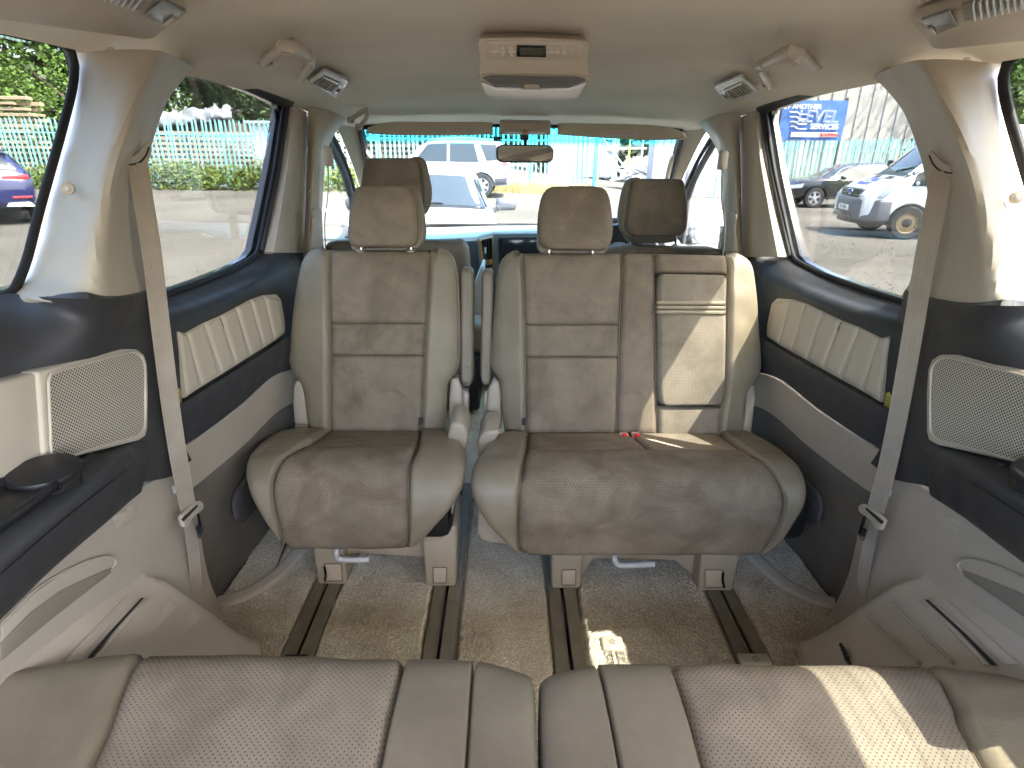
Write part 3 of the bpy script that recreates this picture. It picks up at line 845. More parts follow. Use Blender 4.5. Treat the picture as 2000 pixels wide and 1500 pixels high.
def sliding_door(sg):
    T = thing('sliding_door', lab(sg, 'left sliding door with pleated beige insert and tinted window', 'right sliding door with pleated beige insert and tinted window'), 'door', loc=(sg * .76, 1.6, 0))
    inw = Vector((-sg, 0, 0))
    dr = [[(285, 588, -.778), (335, 573, -.778), (400, 550, -.778), (460, 525, -.778), (497, 505, -.778), (514, 490, -.776), (560, 489, -.76), (604, 489, -.755)],
          [(300, 606, -.755), (340, 595, -.752), (405, 575, -.748), (468, 550, -.742), (515, 528, -.73), (545, 513, -.73), (575, 505, -.735), (608, 503, -.745)],
          [(315, 645, -.722), (345, 640, -.718), (420, 608, -.708), (490, 580, -.703), (535, 566, -.70), (560, 560, -.70), (585, 560, -.705), (612, 560, -.715)],
          [(335, 784, -.722), (361, 779, -.716), (450, 724, -.706), (515, 683, -.70), (555, 656, -.70), (575, 648, -.70), (600, 640, -.705), (625, 635, -.715)],
          [(338, 798, -.695), (364, 787, -.69), (454, 731, -.68), (520, 689, -.673), (560, 661, -.673), (580, 652, -.675), (604, 646, -.68), (628, 640, -.69)],
          [(345, 870, -.712), (376, 860, -.706), (466, 794, -.694), (530, 737, -.688), (568, 721, -.688), (590, 716, -.69), (615, 712, -.695), (640, 708, -.70)]]
    up = sheet('upper_trim', [[SD(sg, *q) for q in r] for r in dr], M['dark_trim'], T, thick=.012, ns=46, nt_=46)
    tops = [(347, 647), (362, 651), (397, 631), (429, 617), (460, 601), (488, 586), (514, 577), (540, 575)]
    bots = [(361, 777), (390, 757), (429, 733), (458, 715), (486, 697), (513, 680), (534, 667), (556, 652)]
    ob = [(349, 648)] + tops[1:] + [(549, 586), (556, 625), (557, 648)] + bots[::-1][1:]
    bk_ = [SD(sg, u, v, -.7130 + (u - 347) * .000093) for u, v in ob]
    slab('insert_panel', bk_, inw * -.01, M['vinyl_insert'], T, bevel=0)
    xa = [-.7135 + (q[0] - 347) * .000093 for q in tops]
    for k in range(7):
        L = [SD(sg, *tops[k], xa[k]), SD(sg, (tops[k][0] * .5 + bots[k][0] * .5), (tops[k][1] + bots[k][1]) / 2, xa[k]), SD(sg, *bots[k], xa[k])]
        Rr = [SD(sg, *tops[k + 1], xa[k + 1]), SD(sg, (tops[k + 1][0] + bots[k + 1][0]) / 2, (tops[k + 1][1] + bots[k + 1][1]) / 2, xa[k + 1]), SD(sg, *bots[k + 1], xa[k + 1])]
        if k == 6: Rr[0] = SD(sg, 545, 583, xa[7]); 
        pad('insert_pleat', L, Rr, .006, M['vinyl_insert'], T, hint=inw, hb=.02, es=.06, et=.04, ns=16, nt_=8)
    lr = [[(350, 874, -.725), (378, 862, -.718), (467, 796, -.708), (532, 739, -.702), (570, 723, -.702), (650, 708, -.708)],
          [(365, 960, -.742), (393, 940, -.738), (478, 868, -.728), (548, 800, -.722), (600, 780, -.722), (665, 770, -.725)]]
    rr = [[SD(sg, *q) for q in r] for r in lr]
    sheet('lower_trim', rr, M['trim_door'], T, thick=.01, ns=16, nt_=36)
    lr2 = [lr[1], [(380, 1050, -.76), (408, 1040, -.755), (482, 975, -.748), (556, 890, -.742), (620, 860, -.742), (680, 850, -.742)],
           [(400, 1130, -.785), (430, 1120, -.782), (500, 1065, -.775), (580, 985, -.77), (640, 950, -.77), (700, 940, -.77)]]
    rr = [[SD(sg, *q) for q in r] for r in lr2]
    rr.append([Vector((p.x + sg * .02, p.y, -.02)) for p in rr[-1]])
    sheet('lower_trim_shaded', rr, M['lower_door_shade'], T, thick=.01, ns=24, nt_=36)  # lower door panel, its dark colour stands in for the seats' shadow
    pk = [SD(sg, u, v, -.736) for u, v in [(450, 985), (455, 960), (480, 925), (520, 885), (540, 880), (540, 930), (505, 985), (470, 1022), (455, 1015)]]
    slab('door_pocket', pk, inw * .012, M['door_carpet'], T, bevel=.006, seg=3)
    # frame trim along the front of the window
    fr = [[(563, 205, -.772), (578, 209, -.752), (596, 218, -.757), (602, 222, -.77)], [(552, 300, -.772), (570, 300, -.745), (592, 300, -.75), (600, 300, -.765)],
          [(533, 400, -.772), (556, 400, -.74), (590, 400, -.745), (598, 400, -.76)], [(512, 492, -.772), (542, 493, -.735), (588, 494, -.742), (597, 495, -.755)]]
    sheet('frame_trim', [[SD(sg, *q) for q in r] for r in fr], M['trim'], T, thick=.01, ns=30, nt_=20)
    # window seals and glass
    wl = [(250, 600), (335, 571), (400, 548), (460, 523), (495, 503), (506, 488), (520, 420), (538, 330), (550, 250), (556, 213)]
    top = [(556, 208), (500, 182), (440, 158), (370, 130), (300, 105)]
    tube('window_seal', [SD(sg, u, v, -.779) for u, v in wl], .008, M['rubber'], T, n=8, steps=60, flat=(1, 1.2))
    tube('window_seal', [SD(sg, u, v, -.772) for u, v in [(511, 492), (526, 420), (544, 330), (556, 250), (562, 208)]], .008, M['dark_trim'], T, n=8, steps=40, flat=(1, 1))
    hp = [[SD(sg, u, v, -.748) for u, v in [(575, 202), (520, 180), (450, 152), (380, 124), (300, 92)]], [SD(sg, u, v, -.772) for u, v in [(566, 214), (510, 190), (440, 162), (372, 136), (290, 108)]]]
    sheet('window_header', hp, M['dark_trim'], T, thick=.02, ns=6, nt_=24)
    g = [SD(sg, u, v, -.786) for u, v in wl[::-1] + [(210, 500), (230, 300), (280, 100)] + top[::-1]]
    gl = slab('window_glass', g, (sg * .004, 0, 0), M['privacy_glass'], T, bevel=0)
    # outer skin of the door below and in front of the window
    zs = [SD(sg, u, v, -.79) for u, v in wl]
    o = [Vector((sg * .888, p.y, p.z)) for p in zs]
    slab('door_skin', o + [Vector((sg * .888, o[-1].y, 1.46)), Vector((sg * .888, 2.48, 1.46)), Vector((sg * .888, 2.48, -.1)), Vector((sg * .888, o[0].y - .15, -.1)), Vector((sg * .888, o[0].y - .15, o[0].z))], (sg * .02, 0, 0), M['black_paint'], T, bevel=0)
    tp = [SD(sg, u, v, -.79) for u, v in top]
    slab('door_skin', [Vector((sg * .888, p.y, p.z + .004)) for p in tp] + [Vector((sg * .888, 1.1, 1.35)), Vector((sg * .888, 1.1, 1.46)), Vector((sg * .888, tp[0].y + .02, 1.46))], (sg * .02, 0, 0), M['black_paint'], T, bevel=0)
    return T
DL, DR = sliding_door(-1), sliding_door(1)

# step trim between the carpet and each sliding door
for sg in (-1, 1):
    pts = [SDz(sg, u, v, .012) for u, v in [(426, 1178), (470, 1166), (520, 1140), (560, 1105), (592, 1066), (620, 1030)]]
    band('door_step_trim', pts, .045, .02, M['trim'], None, wdir=(sg * .6, .5, .1), steps=30, label=lab(sg, 'curved beige step trim between left sliding door and carpet', 'curved beige step trim between right sliding door and carpet'), cat='step trim')

# B pillars
def b_pillar(sg):
    T = thing('door_pillar_trim', lab(sg, 'left beige pillar trim between sliding door and front door', 'right beige pillar trim between sliding door and front door'), 'pillar trim', loc=(sg * .79, 2.4, .4))
    inw = Vector((-sg, 0, 0))
    rr = [[(601, 208, -.742), (620, 211, -.715), (645, 215, -.70), (668, 219, -.688), (682, 228, -.685)], [(602, 245, -.742), (616, 246, -.712), (632, 247, -.70), (648, 249, -.692), (660, 253, -.70)],
          [(601, 285, -.742), (612, 285, -.712), (622, 286, -.703), (632, 287, -.70), (641, 290, -.712)], [(599, 330, -.742), (610, 330, -.712), (619, 330, -.704), (627, 330, -.702), (634, 331, -.715)],
          [(597, 400, -.742), (606, 400, -.712), (615, 400, -.705), (623, 400, -.704), (630, 400, -.715)], [(594, 480, -.742), (603, 480, -.712), (612, 480, -.705), (620, 480, -.704), (626, 481, -.715)],
          [(590, 560, -.742), (600, 560, -.712), (608, 560, -.705), (616, 560, -.704), (622, 560, -.715)]]
    sheet('pillar_trim', [[SD(sg, *q) for q in r] for r in rr], M['trim'], T, thick=.012, ns=44, nt_=28)
    bo = [SD(sg, u, v, -.702) for u, v in [(606, 412), (612, 406), (620, 407), (624, 416), (626, 450), (626, 485), (604, 485), (608, 440)]]
    cov = slab('belt_anchor_cover', bo, inw * .010, M['trim'], T, bevel=.004, seg=3)
    c = SD(sg, 611, 418, -.69)
    disc('anchor_button', c + inw * .002, inw, .014, .006, M['trim_cool'], cov, n=24)
    disc('pillar_clip', SD(sg, 604, 375, -.706) + inw * .003, inw, .006, .005, M['trim_cool'], T, n=18)
    slab('body_panel', [Vector((sg * .875, y, z)) for y, z in [(2.33, -.1), (2.33, 1.46), (2.60, 1.46), (2.64, 1.2), (2.62, .9), (2.60, -.1)]], (sg * .025, 0, 0), M['black_paint'], T, bevel=0)
    return T
b_pillar(-1); b_pillar(1)
# ---------------------------------------------------------------- front of the cabin
# windscreen
def S3(p): return Vector((p[0] * WIDE, p[1] * WIDE, 1.17 + (p[2] - 1.17) * WIDE))
wt = [(-.66, 2.575, 1.262), (-.45, 2.60, 1.275), (0, 2.615, 1.280), (.45, 2.60, 1.275), (.66, 2.575, 1.262)]
wm = [(-.705, 2.87, 1.06), (-.45, 2.92, 1.065), (0, 2.945, 1.065), (.45, 2.92, 1.065), (.705, 2.87, 1.06)]
wb = [(-.745, 3.18, .80), (-.45, 3.28, .80), (0, 3.32, .80), (.45, 3.28, .80), (.745, 3.18, .80)]
WS = thing('windscreen', 'clear windscreen with a blue shade band along its top', 'windscreen', loc=(0, 3.0, .8))
sheet('glass_pane', [[S3(p) for p in r] for r in (wt, wm, wb)], M['windscreen_glass'], WS, thick=.005, ns=20, nt_=24)
rim = [S3(p) for p in wt] + [S3(wm[-1])] + [S3(p) for p in wb[::-1]] + [S3(wm[0])] + [S3(wt[0])]
tube('black_edge', even(rim, 80), .012, M['rubber'], WS, n=6, steps=80, smooth_curve=False, caps=False)
def ws_pt(u, v):   # on the pane near its top
    return PP(u, v, S3((0, 2.62, 1.28)), Vector((0, -.55, -.835)))
s0 = ws_pt(728, 270)
st = [s0 + Vector((.027 * math.cos(a), .004 * math.sin(a), .012 * math.sin(a))) + Vector((0, -.01, 0)) for a in [k * math.pi / 12 for k in range(24)]]
os_ = slab('oval_sticker', st, (0, -.001, 0), M['lens_grey'], WS, bevel=0)
s1 = ws_pt(1325, 291) + Vector((0, -.015, 0))
ts = slab('small_sticker', [s1 + Vector(q) for q in [(-.018, 0, -.006), (.018, 0, -.006), (.018, 0, .006), (-.018, 0, .006)]], (0, -.001, 0), M['lens_grey'], WS, bevel=0)
text('sticker_text', 'LEC', s1 + Vector((0, -.0015, 0)), (1, 0, 0), (0, 0, 1), .011, M['dark_line'], ts)
# dash camera box beside the mirror
dc = P(971, 271, Y=2.816)
dcm = thing('toll_sensor', 'small black sensor box fixed behind the windscreen left of the mirror', 'sensor', loc=dc)
box('case', dc, (.034, .02, .020), M['black_plastic'], dcm, .003)
box('lens_strip', dc + Vector((0, -.011, -.003)), (.028, .003, .007), M['screen'], dcm, .001)

# rear view mirror
mc = P(1026, 300, Y=2.728)
RM = thing('rear_view_mirror', 'rounded black rear-view mirror hanging from the windscreen', 'mirror', loc=mc)
up = Vector((0, -.05, 1)).normalized()
def rr_outline(w, h, r, n=6):
    pts = []
    for cx, cz, a0 in [(w / 2 - r, h / 2 - r, 0), (-w / 2 + r, h / 2 - r, 90), (-w / 2 + r, -h / 2 + r, 180), (w / 2 - r, -h / 2 + r, 270)]:
        for k in range(n + 1):
            a = R_(a0 + 90 * k / n); pts.append((cx + r * math.cos(a), cz + r * math.sin(a)))
    return pts
mrot = Matrix.Rotation(R_(10), 3, 'Z') @ Matrix.Rotation(R_(-4), 3, 'X')
def mpt(x, y, z): return mc + mrot @ Vector((x, y, z))
slab('mirror_case', [mpt(x, 0, z) for x, z in rr_outline(.255, .073, .027)], mrot @ Vector((0, .026, 0)), M['black_plastic'], RM, bevel=.006, seg=3)
slab('mirror_glass', [mpt(x, -.002, z) for x, z in rr_outline(.244, .062, .022)], mrot @ Vector((0, .003, 0)), M['mirror'], RM, bevel=0)
tube('mirror_stalk', [mc + Vector((0, .02, .02)), mc + Vector((0, .035, .05)), mc + Vector((0, .05, .07))], [.012, .008, .014], M['black_plastic'], RM)
box('stalk_mount', mc + Vector((-.003, .05, .072)), (.04, .03, .035), M['black_plastic'], RM, .006, taper=(.8, 1))

# sun visors
def visor(name, label, top, bot, stickers):
    T = thing(name, label, 'sun visor', 'sun visors', loc=P(*top[0], Y=2.706))
    L = [P(u, v, Y=2.717) for u, v in top]; Rb = [P(u, v, Y=2.684) for u, v in bot]
    pad('visor_body', L, Rb, .010, M['visor'], T, hint=(0, -1, 0), hb=.008, es=.05, et=.2, ns=40, nt_=12)
    for (a, b, c, d, mt) in stickers:
        s = slab('visor_label' if mt != 'clip' else 'visor_clip', [P(a, b, Y=2.68), P(c, b, Y=2.68), P(c, d, Y=2.675), P(a, d, Y=2.675)], (0, -.0015 if mt != 'clip' else -.006, 0), M['silver_plastic'] if mt != 'clip' else M['trim_cool'], T, bevel=.0004 if mt != 'clip' else .002)
        if mt == 'txt':
            for k in range(2):
                y = b + (d - b) * (.35 + .3 * k)
                tube('print_line', [P(a + 6, y, Y=2.674), P(c - 6, y, Y=2.674)], .0009, M['red_ink'], s, n=4, steps=2)
    return T
visor('sun_visor', 'left folded-up beige sun visor with a small label', [(716, 254), (740, 244), (775, 238), (850, 238), (920, 238), (962, 239)], [(716, 258), (745, 262), (775, 264), (850, 265), (920, 264), (963, 262)], [(872, 248, 910, 257, 'txt')])
visor('sun_visor', 'right folded-up beige sun visor with a clip and long label', [(1090, 241), (1150, 241), (1220, 242), (1280, 245), (1315, 252), (1340, 264)], [(1088, 263), (1150, 268), (1220, 272), (1280, 274), (1315, 273), (1341, 270)], [(1146, 255, 1159, 264, 'clip'), (1173, 255, 1245, 265, 'txt')])

# map light console
mlc = P(1026, 250, Y=2.684)
ML = thing('map_light_console', 'beige map light console in the roof above the mirror', 'console', loc=mlc)
def mrect(u0, v0, u1, v1, Y): return [P(u0, v0, Y=Y), P(u1, v0 + (u1 - u0) * .012, Y=Y), P(u1, v1 + (u1 - u0) * .012, Y=Y - .01), P(u0, v1, Y=Y - .01)]
slab('console_body', mrect(976, 237, 1076, 263, 2.673), (0, .06, .01), M['trim'], ML, bevel=.006, seg=3)
slab('console_lid', mrect(984, 240, 1069, 252, 2.666), (0, .02, 0), M['trim_cool'], ML, bevel=.0015)
slab('map_lens', mrect(985, 257, 1020, 262, 2.662), (0, .02, 0), M['lens_clear'], ML, bevel=.001)
slab('map_lens', mrect(1031, 257, 1066, 262, 2.662), (0, .02, 0), M['lens_clear'], ML, bevel=.001)
slab('sensor_window', mrect(1022, 254, 1030, 258, 2.661), (0, .01, 0), M['amber'], ML, bevel=.001)

# A pillars and front doors
def front_side(sg):
    A = thing('windscreen_pillar_trim', lab(sg, 'left beige windscreen pillar trim with grab handle', 'right beige windscreen pillar trim with grab handle'), 'pillar trim', loc=(sg * .72, 2.9, .8))
    inw = Vector((-sg, 0, 0))
    a = [(.735, 2.30, 1.285), (.735, 2.50, 1.262), (.745, 2.75, 1.12), (.765, 3.0, .94), (.78, 3.2, .78)]
    m = [(.70, 2.34, 1.312), (.685, 2.53, 1.282), (.705, 2.79, 1.12), (.73, 3.03, .95), (.745, 3.2, .79)]
    b = [(.66, 2.40, 1.312), (.645, 2.575, 1.275), (.685, 2.84, 1.11), (.725, 3.08, .94), (.745, 3.24, .79)]
    sheet('pillar_trim', [[S3((sg * x, y, z)) for x, y, z in q] for q in (a, m, b)], M['visor'], A, thick=.02, hint=(-sg, -1, -.3), ns=16, nt_=30)
    # grab handle on the pillar
    hp = [(.690, 2.74, 1.17), (.668, 2.735, 1.155), (.672, 2.80, 1.08), (.690, 2.87, 1.00), (.715, 2.90, .985)]
    tube('grab_handle', [S3((sg * x, y, z)) for x, y, z in hp], .012, M['visor'], A, n=10, steps=24)
    D = thing('front_door', lab(sg, 'left front door with clear window and black frame', 'right front door with clear window and black frame'), 'door', loc=(sg * .77, 2.7, .4))
    fr = [(.775, 2.36, 1.26), (.775, 2.48, 1.235), (.778, 2.62, 1.16), (.782, 2.75, 1.07), (.785, 2.83, .985)]
    tube('window_frame', [S3((sg * x, y, z)) for x, y, z in fr], .020, M['dark_trim'], D, n=8, steps=30, flat=(1, .8))
    fr2 = [(.755, 2.30, 1.275), (.757, 2.47, 1.252), (.762, 2.64, 1.17), (.768, 2.78, 1.07), (.772, 2.88, .97)]
    tube('door_seal', [S3((sg * x, y, z)) for x, y, z in fr2], .010, M['rubber'], D, n=8, steps=30)
    tube('window_post', [S3((sg * .785, 2.83, 1.0)), S3((sg * .785, 2.83, .76))], .014, M['dark_trim'], D, n=8)
    slab('mirror_corner', [S3((sg * .775, y, z)) for y, z in [(2.835, .985), (3.02, .80), (2.835, .78)]], (sg * .02, 0, 0), M['dash_blue'], D, bevel=.004)
    slab('window_glass', [S3((sg * .79, y, z)) for y, z in [(2.30, 1.27), (2.48, 1.235), (2.62, 1.16), (2.75, 1.07), (2.83, .98), (2.83, .75), (2.25, .75)]], (sg * .004, 0, 0), M['clear_glass'], D, bevel=0)
    slab('quarter_glass', [S3((sg * .79, y, z)) for y, z in [(2.84, .98), (3.1, .79), (2.84, .76)]], (sg * .004, 0, 0), M['clear_glass'], D, bevel=0)
    rows = [[S3((sg * .79, y, .775)) for y in (2.2, 2.5, 2.8, 3.15)], [S3((sg * .735, y, .755)) for y in (2.2, 2.5, 2.8, 3.1)], [S3((sg * .71, y, .55)) for y in (2.2, 2.5, 2.8, 3.05)], [S3((sg * .74, y, .0)) for y in (2.2, 2.5, 2.8, 3.0)]]
    sheet('door_trim', rows, M['dash_blue'], D, thick=.02, hint=(-sg, 0, .2), ns=20, nt_=16)
    slab('door_skin', [S3((sg * .82, y, z)) for y, z in [(2.25, -.1), (2.25, .75), (3.2, .75), (3.4, .6), (3.4, -.1)]], (sg * .02, 0, 0), M['black_paint'], D, bevel=0)
    # wing mirror outside
    q = P(1412, 440, Y=3.278) if sg > 0 else P(640, 440, Y=3.278)
    W = thing('wing_mirror', lab(sg, 'white left wing mirror outside the front window', 'white right wing mirror outside the front window'), 'wing mirror', 'wing mirrors', loc=q)
    c = S3((sg * .96, 2.98, .83))
    L = [c + Vector((sg * -.10, 0, .085)), c + Vector((sg * -.115, 0, 0)), c + Vector((sg * -.10, 0, -.085))]
    Rr = [c + Vector((sg * .08, .02, .09)), c + Vector((sg * .10, .02, .0)), c + Vector((sg * .08, .02, -.09))]
    pad('mirror_shell', L, Rr, .02, M['white_paint'], W, hint=(0, -1, 0), hb=.09, es=.3, et=.25, ns=16, nt_=16)
    slab('mirror_face', [c + Vector((sg * x * .85 - sg * .008, -.022, z * .85)) for x, z in rr_outline(.19, .165, .05)], (0, .004, 0), M['mirror'], W, bevel=0)
    tube('mirror_arm', [c + Vector((sg * -.05, .02, -.06)), S3((sg * .80, 3.0, .76))], [.03, .025], M['black_plastic'], W, n=8)
    # belt of the front seat
    B = thing('seat_belt', lab(sg, 'front left seat belt hanging beside the pillar', 'front right seat belt hanging beside the pillar'), 'seat belt', 'front seat belts', loc=(sg * .70, 2.3, .7))
    gx = [(.690, 2.36, 1.17), (.688, 2.33, 1.09)]
    gp = P(640, 305, x=-.69); gp = gp if sg < 0 else flipx(gp)
    box('height_adjuster', gp + Vector((0, 0, .0)), (.03, .035, .065), M['trim'], B, .01, 3)
    e = P(633, 492, x=-.705); e = e if sg < 0 else flipx(e)
    band('webbing', [gp + Vector((0, 0, -.02)), gp.lerp(e, .4) + inw * .006, gp.lerp(e, .8), e + Vector((0, 0, -.25))], .042, .003, M['webbing'], B, wdir=(.25 * sg, 1, 0), steps=20)
    return A
front_side(-1); front_side(1)

# dashboard
DB = thing('dashboard', 'blue-grey dashboard with wood trimmed air vent and dark screen', 'dashboard', loc=(0, 2.9, .3))
rows = [[(-.76, 3.30, .775), (-.4, 3.38, .785), (0, 3.40, .79), (.4, 3.38, .785), (.76, 3.30, .775)], [(-.76, 3.0, .800), (-.4, 3.0, .805), (0, 3.0, .83), (.4, 3.0, .84), (.76, 3.0, .80)],
        [(-.76, 2.80, .790), (-.4, 2.80, .795), (0, 2.79, .825), (.4, 2.76, .85), (.76, 2.8, .79)], [(-.76, 2.77, .74), (-.4, 2.77, .745), (0, 2.76, .785), (.4, 2.74, .80), (.76, 2.77, .74)], [(-.76, 2.82, .60), (-.4, 2.82, .6), (0, 2.80, .62), (.4, 2.80, .62), (.76, 2.82, .6)], [(-.76, 2.95, .1), (-.4, 2.95, .1), (0, 2.9, .1), (.4, 2.95, .1), (.76, 2.95, .1)]]
sheet('dash_top', [[S3(p) for p in r] for r in rows], M['dash_blue'], DB, thick=.02, hint=(0, -1, 1), ns=40, nt_=40)
def dq(u0, v0, u1, v1, Y, sk=0): return [P(u0, v0, Y=Y), P(u1, v0 - sk, Y=Y), P(u1 + sk * .5, v1, Y=Y - .015), P(u0 + 6, v1, Y=Y - .015)]
cs = slab('centre_stack', [P(u, v, Y=2.97) for u, v in [(932, 465), (964, 456), (1060, 455), (1180, 455), (1185, 640), (946, 640)]], (0, .12, 0), M['dash_blue'], DB, bevel=.008, seg=3)
vt = slab('vent_surround', [P(u, v, Y=2.961) for u, v in [(934, 467), (963, 459), (966, 560), (944, 560)]], (0, .03, 0), M['wood'], DB, bevel=.003)
slab('vent_trim', [P(u, v, Y=2.957) for u, v in [(936, 467), (962, 461), (963, 466), (938, 471)]], (0, .01, 0), M['silver_plastic'], vt, bevel=.001)
slab('vent_opening', [P(u, v, Y=2.957) for u, v in [(940, 469), (961, 464), (962, 506), (945, 508)]], (0, .01, 0), M['gloss_black'], vt, bevel=0)
for k in range(4):
    u = 943.5 + 5 * k
    slab('vent_blade', [P(u, 468 - k, Y=2.952), P(u + 1.3, 468 - k, Y=2.952), P(u + 3, 506, Y=2.952), P(u + 1.7, 506, Y=2.952)], (0, .008, 0), M['black_plastic'], vt, bevel=0)
box('vent_knob', P(948, 489, Y=2.948), (.008, .006, .03), M['silver_plastic'], vt, .002)
slab('small_switch', [P(u, v, Y=2.957) for u, v in [(945, 518), (961, 516), (962, 522), (946, 524)]], (0, .01, 0), M['black_plastic'], vt, bevel=.001)
sc = slab('screen_bezel', [P(u, v, Y=2.963) for u, v in [(973, 465), (1070, 464), (1070, 520), (974, 520)]], (0, .03, 0), M['gloss_black'], DB, bevel=.003)
slab('screen', [P(u, v, Y=2.961) for u, v in [(981, 467), (1062, 466), (1062, 498), (981, 498)]], (0, .01, 0), M['screen'], sc, bevel=.001)
slab('button_strip', [P(u, v, Y=2.959) for u, v in [(1060, 490), (1180, 490), (1180, 500), (1060, 500)]], (0, .01, 0), M['silver_plastic'], sc, bevel=.001)
for k in range(8):
    u = 1072 + 13 * k
    slab('stack_button', [P(u, 491, Y=2.956), P(u + 7, 491, Y=2.956), P(u + 7, 499, Y=2.956), P(u, 499, Y=2.956)], (0, .006, 0), M['gloss_black' if k % 2 else 'amber'], sc, bevel=.0005)
ih = [P(u, v, Y=2.882) for u, v in [(1190, 440), (1240, 436), (1285, 440), (1300, 470), (1300, 520), (1185, 520)]]
slab('instrument_hood', ih, (0, .2, 0), M['black_plastic'], DB, bevel=.012, seg=3)
slab('console_trim', [P(u, v, Y=2.75) for u, v in [(925, 560), (940, 520), (945, 520), (940, 720), (930, 760)]], (0, .2, 0), M['silver_plastic'], DB, bevel=.01)
box('floor_console', (0, 3.02, .3), (.24, .3, .6), M['dash_blue'], DB, .03, 3)
# front bulkhead keeps the footwell dark
slab('firewall', [(-.95, 3.8, -.1), (.95, 3.8, -.1), (.95, 3.8, .72), (-.95, 3.8, .72)], (0, .02, 0), M['black_plastic'], DB, bevel=0)
# steering wheel
sw = S3((.42, 2.50, .76))
SW = thing('steering_wheel', 'dark steering wheel rim behind the driver headrest', 'steering wheel', loc=sw)
ax = Vector((0, -.86, .5)).normalized()
e1 = Vector((1, 0, 0)); e2 = ax.cross(e1)
tube('rim', [sw + (e1 * math.cos(a) + e2 * math.sin(a)) * .185 for a in [k * math.pi / 12 for k in range(25)]], .014, M['dash_blue'], SW, n=10, steps=60, caps=False)
for a in (math.pi * .0, math.pi, math.pi * 1.5): tube('spoke', [sw, sw + (e1 * math.cos(a) + e2 * math.sin(a)) * .18], .016, M['dash_blue'], SW, n=8)
disc('hub', sw, ax, .07, .04, M['dash_blue'], SW)
# ---------------------------------------------------------------- second row, facing the camera
B0 = Vector((0, 1.65, .33)); RC = math.tan(R_(12))
BN = Vector((0, -1, RC)).normalized()                # out of the backrest, towards the third row
def Bk(u, v, off=0.): return PP(u, v, B0 + BN * off, BN)
def bl(pts, off=0.): return [Bk(u, v, off) for u, v in pts]
def seam(name, pts, mat, parent, r=.0012, steps=50): return tube(name, pts, r, mat, parent, n=5, steps=steps)
def cut(tab, a, b):
    """the piece of an edge table (u, v) between two rows"""
    f = [(v, u) for u, v in tab]
    out = [(interp(f, a), a)] + [(u, v) for u, v in tab if a + 6 < v < b - 6] + [(interp(f, b), b)]
    return out
def headrest(T, face_l, face_r, side, mat, Y=None, posts=None, off=.02, depth=.045, dirn=BN):
    hr = bpy.data.objects.new('headrest', None); put(hr, T)
    def at(u, v): return Bk(u, v, off) if Y is None else P(u, v, Y=Y)
    L, Rr = [at(*q) for q in face_l], [at(*q) for q in face_r]
    pad('headrest_face', L, Rr, .028, mat, hr, hint=dirn, hb=.05, es=.16, et=.14, ns=24, nt_=20, crown=.006)
    if side:
        e, which = side
        O = [at(*q) - dirn * .02 for q in e]
        I = [p.copy() for p in (Rr if which > 0 else L)]
        pad('headrest_side', I, O, .009, M['leather_grey'], hr, hint=dirn + Vector((which * .8, 0, 0)), hb=.05, es=.14, et=.3, ns=24, nt_=10)
        seam('stitching', [p + dirn * .006 for p in I], M['leather_light'], hr, .0014)
    ctr = (L[len(L) // 2] + Rr[len(Rr) // 2]) / 2
    w = (L[len(L) // 2] - Rr[len(Rr) // 2]).length
    h = (L[0] - L[-1]).length
    bb = [ctr - dirn * .035 + Vector((x * w * .96, 0, 0)) + (L[0] - L[-1]).normalized() * (z * h * .97) for x, z in rr_outline(1, 1, .22)]
    slab('headrest_back', bb, -dirn * .05, M['leather_grey'], hr, bevel=.02, seg=4)
    for (u, v0, v1) in posts or []:
        a, b = at(u, v0), at(u, v1)
        a -= dirn * .03; b -= dirn * .03
        po = tube('headrest_post', [a + Vector((0, 0, .02)), b], .0058, M['chrome'], hr, n=10)
        disc('post_collar', b, (0, -.2, 1), .017, .012, M['seat_plastic'], po, n=20, bevel=.004)
    return hr
def foot(T, u0, u1, v0, v1, cap, Yf, clip=0, slope=.0):
    """front foot of the seat frame, with its square cover"""
    a, b = P(u0, v1, z=.012), P(u1, v1, z=.012)
    y = (a.y + b.y) / 2
    w = b.x - a.x
    cx = (a.x + b.x) / 2
    zt = .20
    f = box('foot', (cx, y + .10, zt / 2 + .008), (w, .20, zt), M['seat_plastic'], T, .010, 3, taper=(1.15, .9))
    ca = [P(u, v, Y=y) for u, v in cap]
    p = [q + Vector((0, -.0015, 0)) for q in ca]
    c4 = slab('foot_cover', p, (0, .006, 0), M['trim_cool'], f, bevel=.003, seg=2)
    tube('cover_gap', p + [p[0]], .0009, M['dark_line'], f, n=5, steps=40, smooth_curve=False, caps=False)
    if clip:
        e = [p[k] for k in ((0, 3) if clip < 0 else (1, 2))]
        tube('cover_clip', [e[0] + Vector((0, -.003, -.006)), e[0].lerp(e[1], .5) + Vector((.004 * -clip, -.006, 0)), e[1] + Vector((0, -.003, .004))], .0034, M['gloss_black'], f, n=6)
    return f
def cushion_pt(tab):
    def f(u, v):
        return P(u, v, z=interp(tab, v))
    return f
def make_seat(T, back, cush, ztab, split_back, seam_rows, cmat, bmat):
    pass

